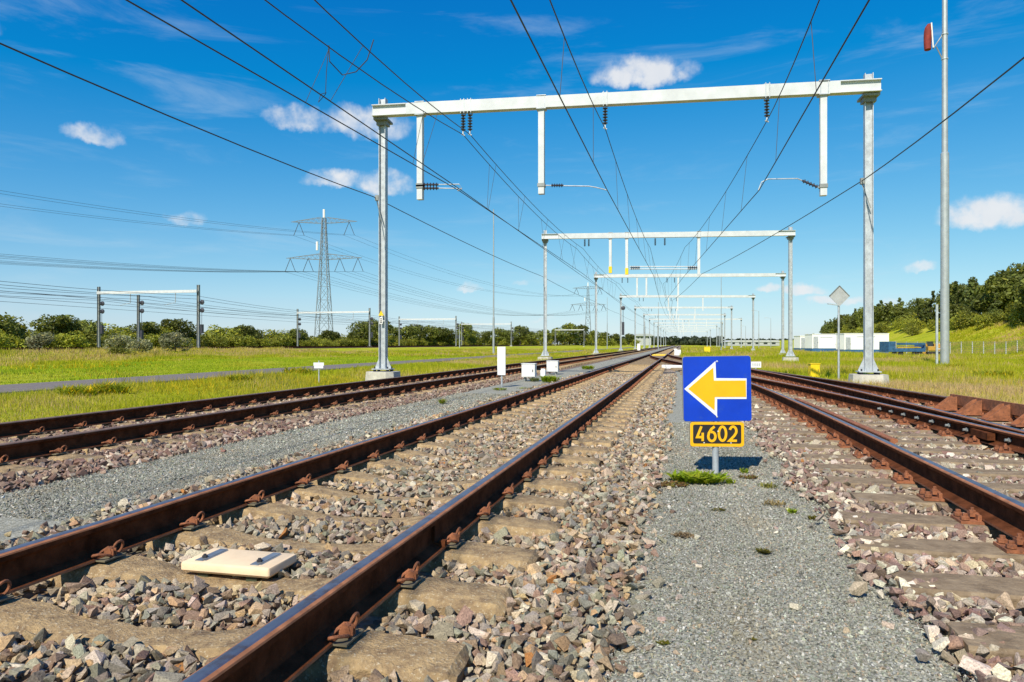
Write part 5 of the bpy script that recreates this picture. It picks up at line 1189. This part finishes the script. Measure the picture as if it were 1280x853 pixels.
def weed(px, py, w, h, n, label, col, z=-.05, leafw=.012, flat=.5, name='weed'):
    p = gnd(px, py, z); r = np.random.default_rng(int(px * 7 + py)); a = r.uniform(0, 6.28, n); q = w / 2 * np.sqrt(r.random(n)); c0 = np.stack([q * np.cos(a), q * np.sin(a) * .7, 0 * a], 1); b = r.uniform(0, 6.28, n); ln = h * r.uniform(.5, 1.2, n)
    dirv = np.stack([np.cos(b) * flat, np.sin(b) * flat, np.full(n, 1.)], 1); dirv /= np.linalg.norm(dirv, axis=1)[:, None]; sd_ = np.stack([-np.sin(b), np.cos(b), 0 * b], 1) * (leafw * r.uniform(.6, 1.3, n))[:, None]; mid = c0 + dirv * (ln * .55)[:, None]
    tip = c0 + dirv * ln[:, None] + np.stack([np.cos(b), np.sin(b), -.6 + 0 * b], 1) * (ln * .25)[:, None]; V = np.stack([c0, mid - sd_, mid + sd_, tip], 1).reshape(-1, 3); i = np.arange(n) * 4; T = np.concatenate([np.stack([i, i + 2, i + 1], 1), np.stack([i + 1, i + 2, i + 3], 1)])
    c = np.array(col)[r.integers(0, len(col), n)] * r.uniform(.7, 1.3, (n, 1)); o = link(name, raw_mesh(name, V, T, np.repeat(c, 4, 0), 'grass_blade'), None, p); return tag(o, label, 'weed')
GRN = [(.26, .38, .012), (.36, .46, .02), (.18, .27, .012), (.44, .47, .03)]; BRN = [(.22, .12, .05), (.28, .18, .07), (.18, .17, .03)]; OLV = [(.13, .12, .015), (.20, .17, .02), (.10, .09, .015)]
weed(872, 602, .38, .11, 460, 'bright green leafy weed at the foot of the blue sign', GRN, leafw=.011, flat=1.1)
weed(838, 607, .26, .04, 260, 'brown dried weed left of the green weed under the sign', BRN, leafw=.008, flat=1.4)
weed(913, 605, .07, .06, 70, 'small grass tuft just right of the sign post foot', GRN, leafw=.005)
weed(936, 598, .14, .04, 110, 'reddish brown dry tuft at the edge of the sign shadow', BRN, leafw=.006, flat=1.2)
weed(930, 592, .06, .06, 50, 'thin green blades inside the sign shadow', GRN, leafw=.004)
weed(898, 638, .09, .018, 120, 'dark olive moss cushion on the grit below the sign', OLV, leafw=.006, flat=1.6)
weed(955, 692, .06, .035, 90, 'small olive moss tuft in the middle of the grit', OLV, leafw=.005, flat=1.2)
weed(856, 671, .12, .03, 140, 'pale brown dry tuft on the left of the grit', [(.33, .24, .13), (.28, .20, .10)], leafw=.005, flat=1.2)
weed(829, 805, .035, .014, 80, 'yellow green moss spot at the lower left of the grit', [(.20, .17, .01), (.13, .14, .01)], leafw=.004, flat=1.6)
weed(990, 642, .05, .04, 60, 'tiny bright green tuft at the right edge of the grit', GRN, leafw=.004)
weed(941, 800, .02, .010, 40, 'tiny dark moss speck low on the grit', OLV, leafw=.004, flat=1.6)
weed(960, 610, .14, .05, 90, 'thin yellowish stalks right of the sign', [(.30, .28, .06), (.26, .25, .05)], leafw=.004)
weed(968, 632, .16, .04, 100, 'sparse straw coloured stalks below the yellowish ones', [(.36, .28, .12), (.30, .22, .10)], leafw=.004)
weed(1018, 650, .07, .03, 70, 'olive tuft against the pink ballast edge', OLV, leafw=.005)
weed(553, 505, .12, .11, 90, 'single green and straw tuft on the left grit strip', GRN + BRN, leafw=.006, flat=.5)
weed(687, 478, .42, .24, 330, 'bushy green weed in front of the smaller relay box', GRN, leafw=.016, flat=.6)
weed(668, 477, .25, .14, 120, 'grey green weed under the larger relay box', [(.16, .2, .06), (.2, .22, .08)], leafw=.012)
weed(735, 462, .45, .22, 230, 'lone green weed on the grit beyond the relay boxes', GRN, leafw=.016, flat=.6)
weed(625, 488, .30, .09, 120, 'low weeds at the foot of the white marker board', GRN + OLV, leafw=.008, flat=.8)
weed(655, 486, .35, .05, 90, 'flat weeds on the grit before the larger relay box', OLV + GRN, leafw=.008, flat=1.)
FLW = [(.66, .47, .01), (.30, .36, .02), (.36, .40, .03), (.26, .31, .02)]
for px, py, w_, h_, lab in ((138, 494, .85, .36, 'clump of yellow flowers in the near meadow on the left'), (98, 497, .8, .34, 'smaller clump of yellow flowers left of the large clump'), (372, 468, 1.1, .36, 'yellow flower clump beside the small pale plate'), (300, 478, .7, .30, 'thin yellow flower clump between the two larger clumps'),
                            (1240, 473, 1.2, .36, 'yellow flower clump in the rough grass near the right edge'), (1195, 462, .9, .34, 'yellow flower clump right of the windsock mast foot')):
    weed(px, py, w_, h_, 300, lab, FLW, z=-.14, leafw=.016, flat=.5, name='flower_clump')['category'] = 'flowers'
print('total tris', sum(len(o.data.polygons) for o in bpy.data.objects if o.type == 'MESH'))
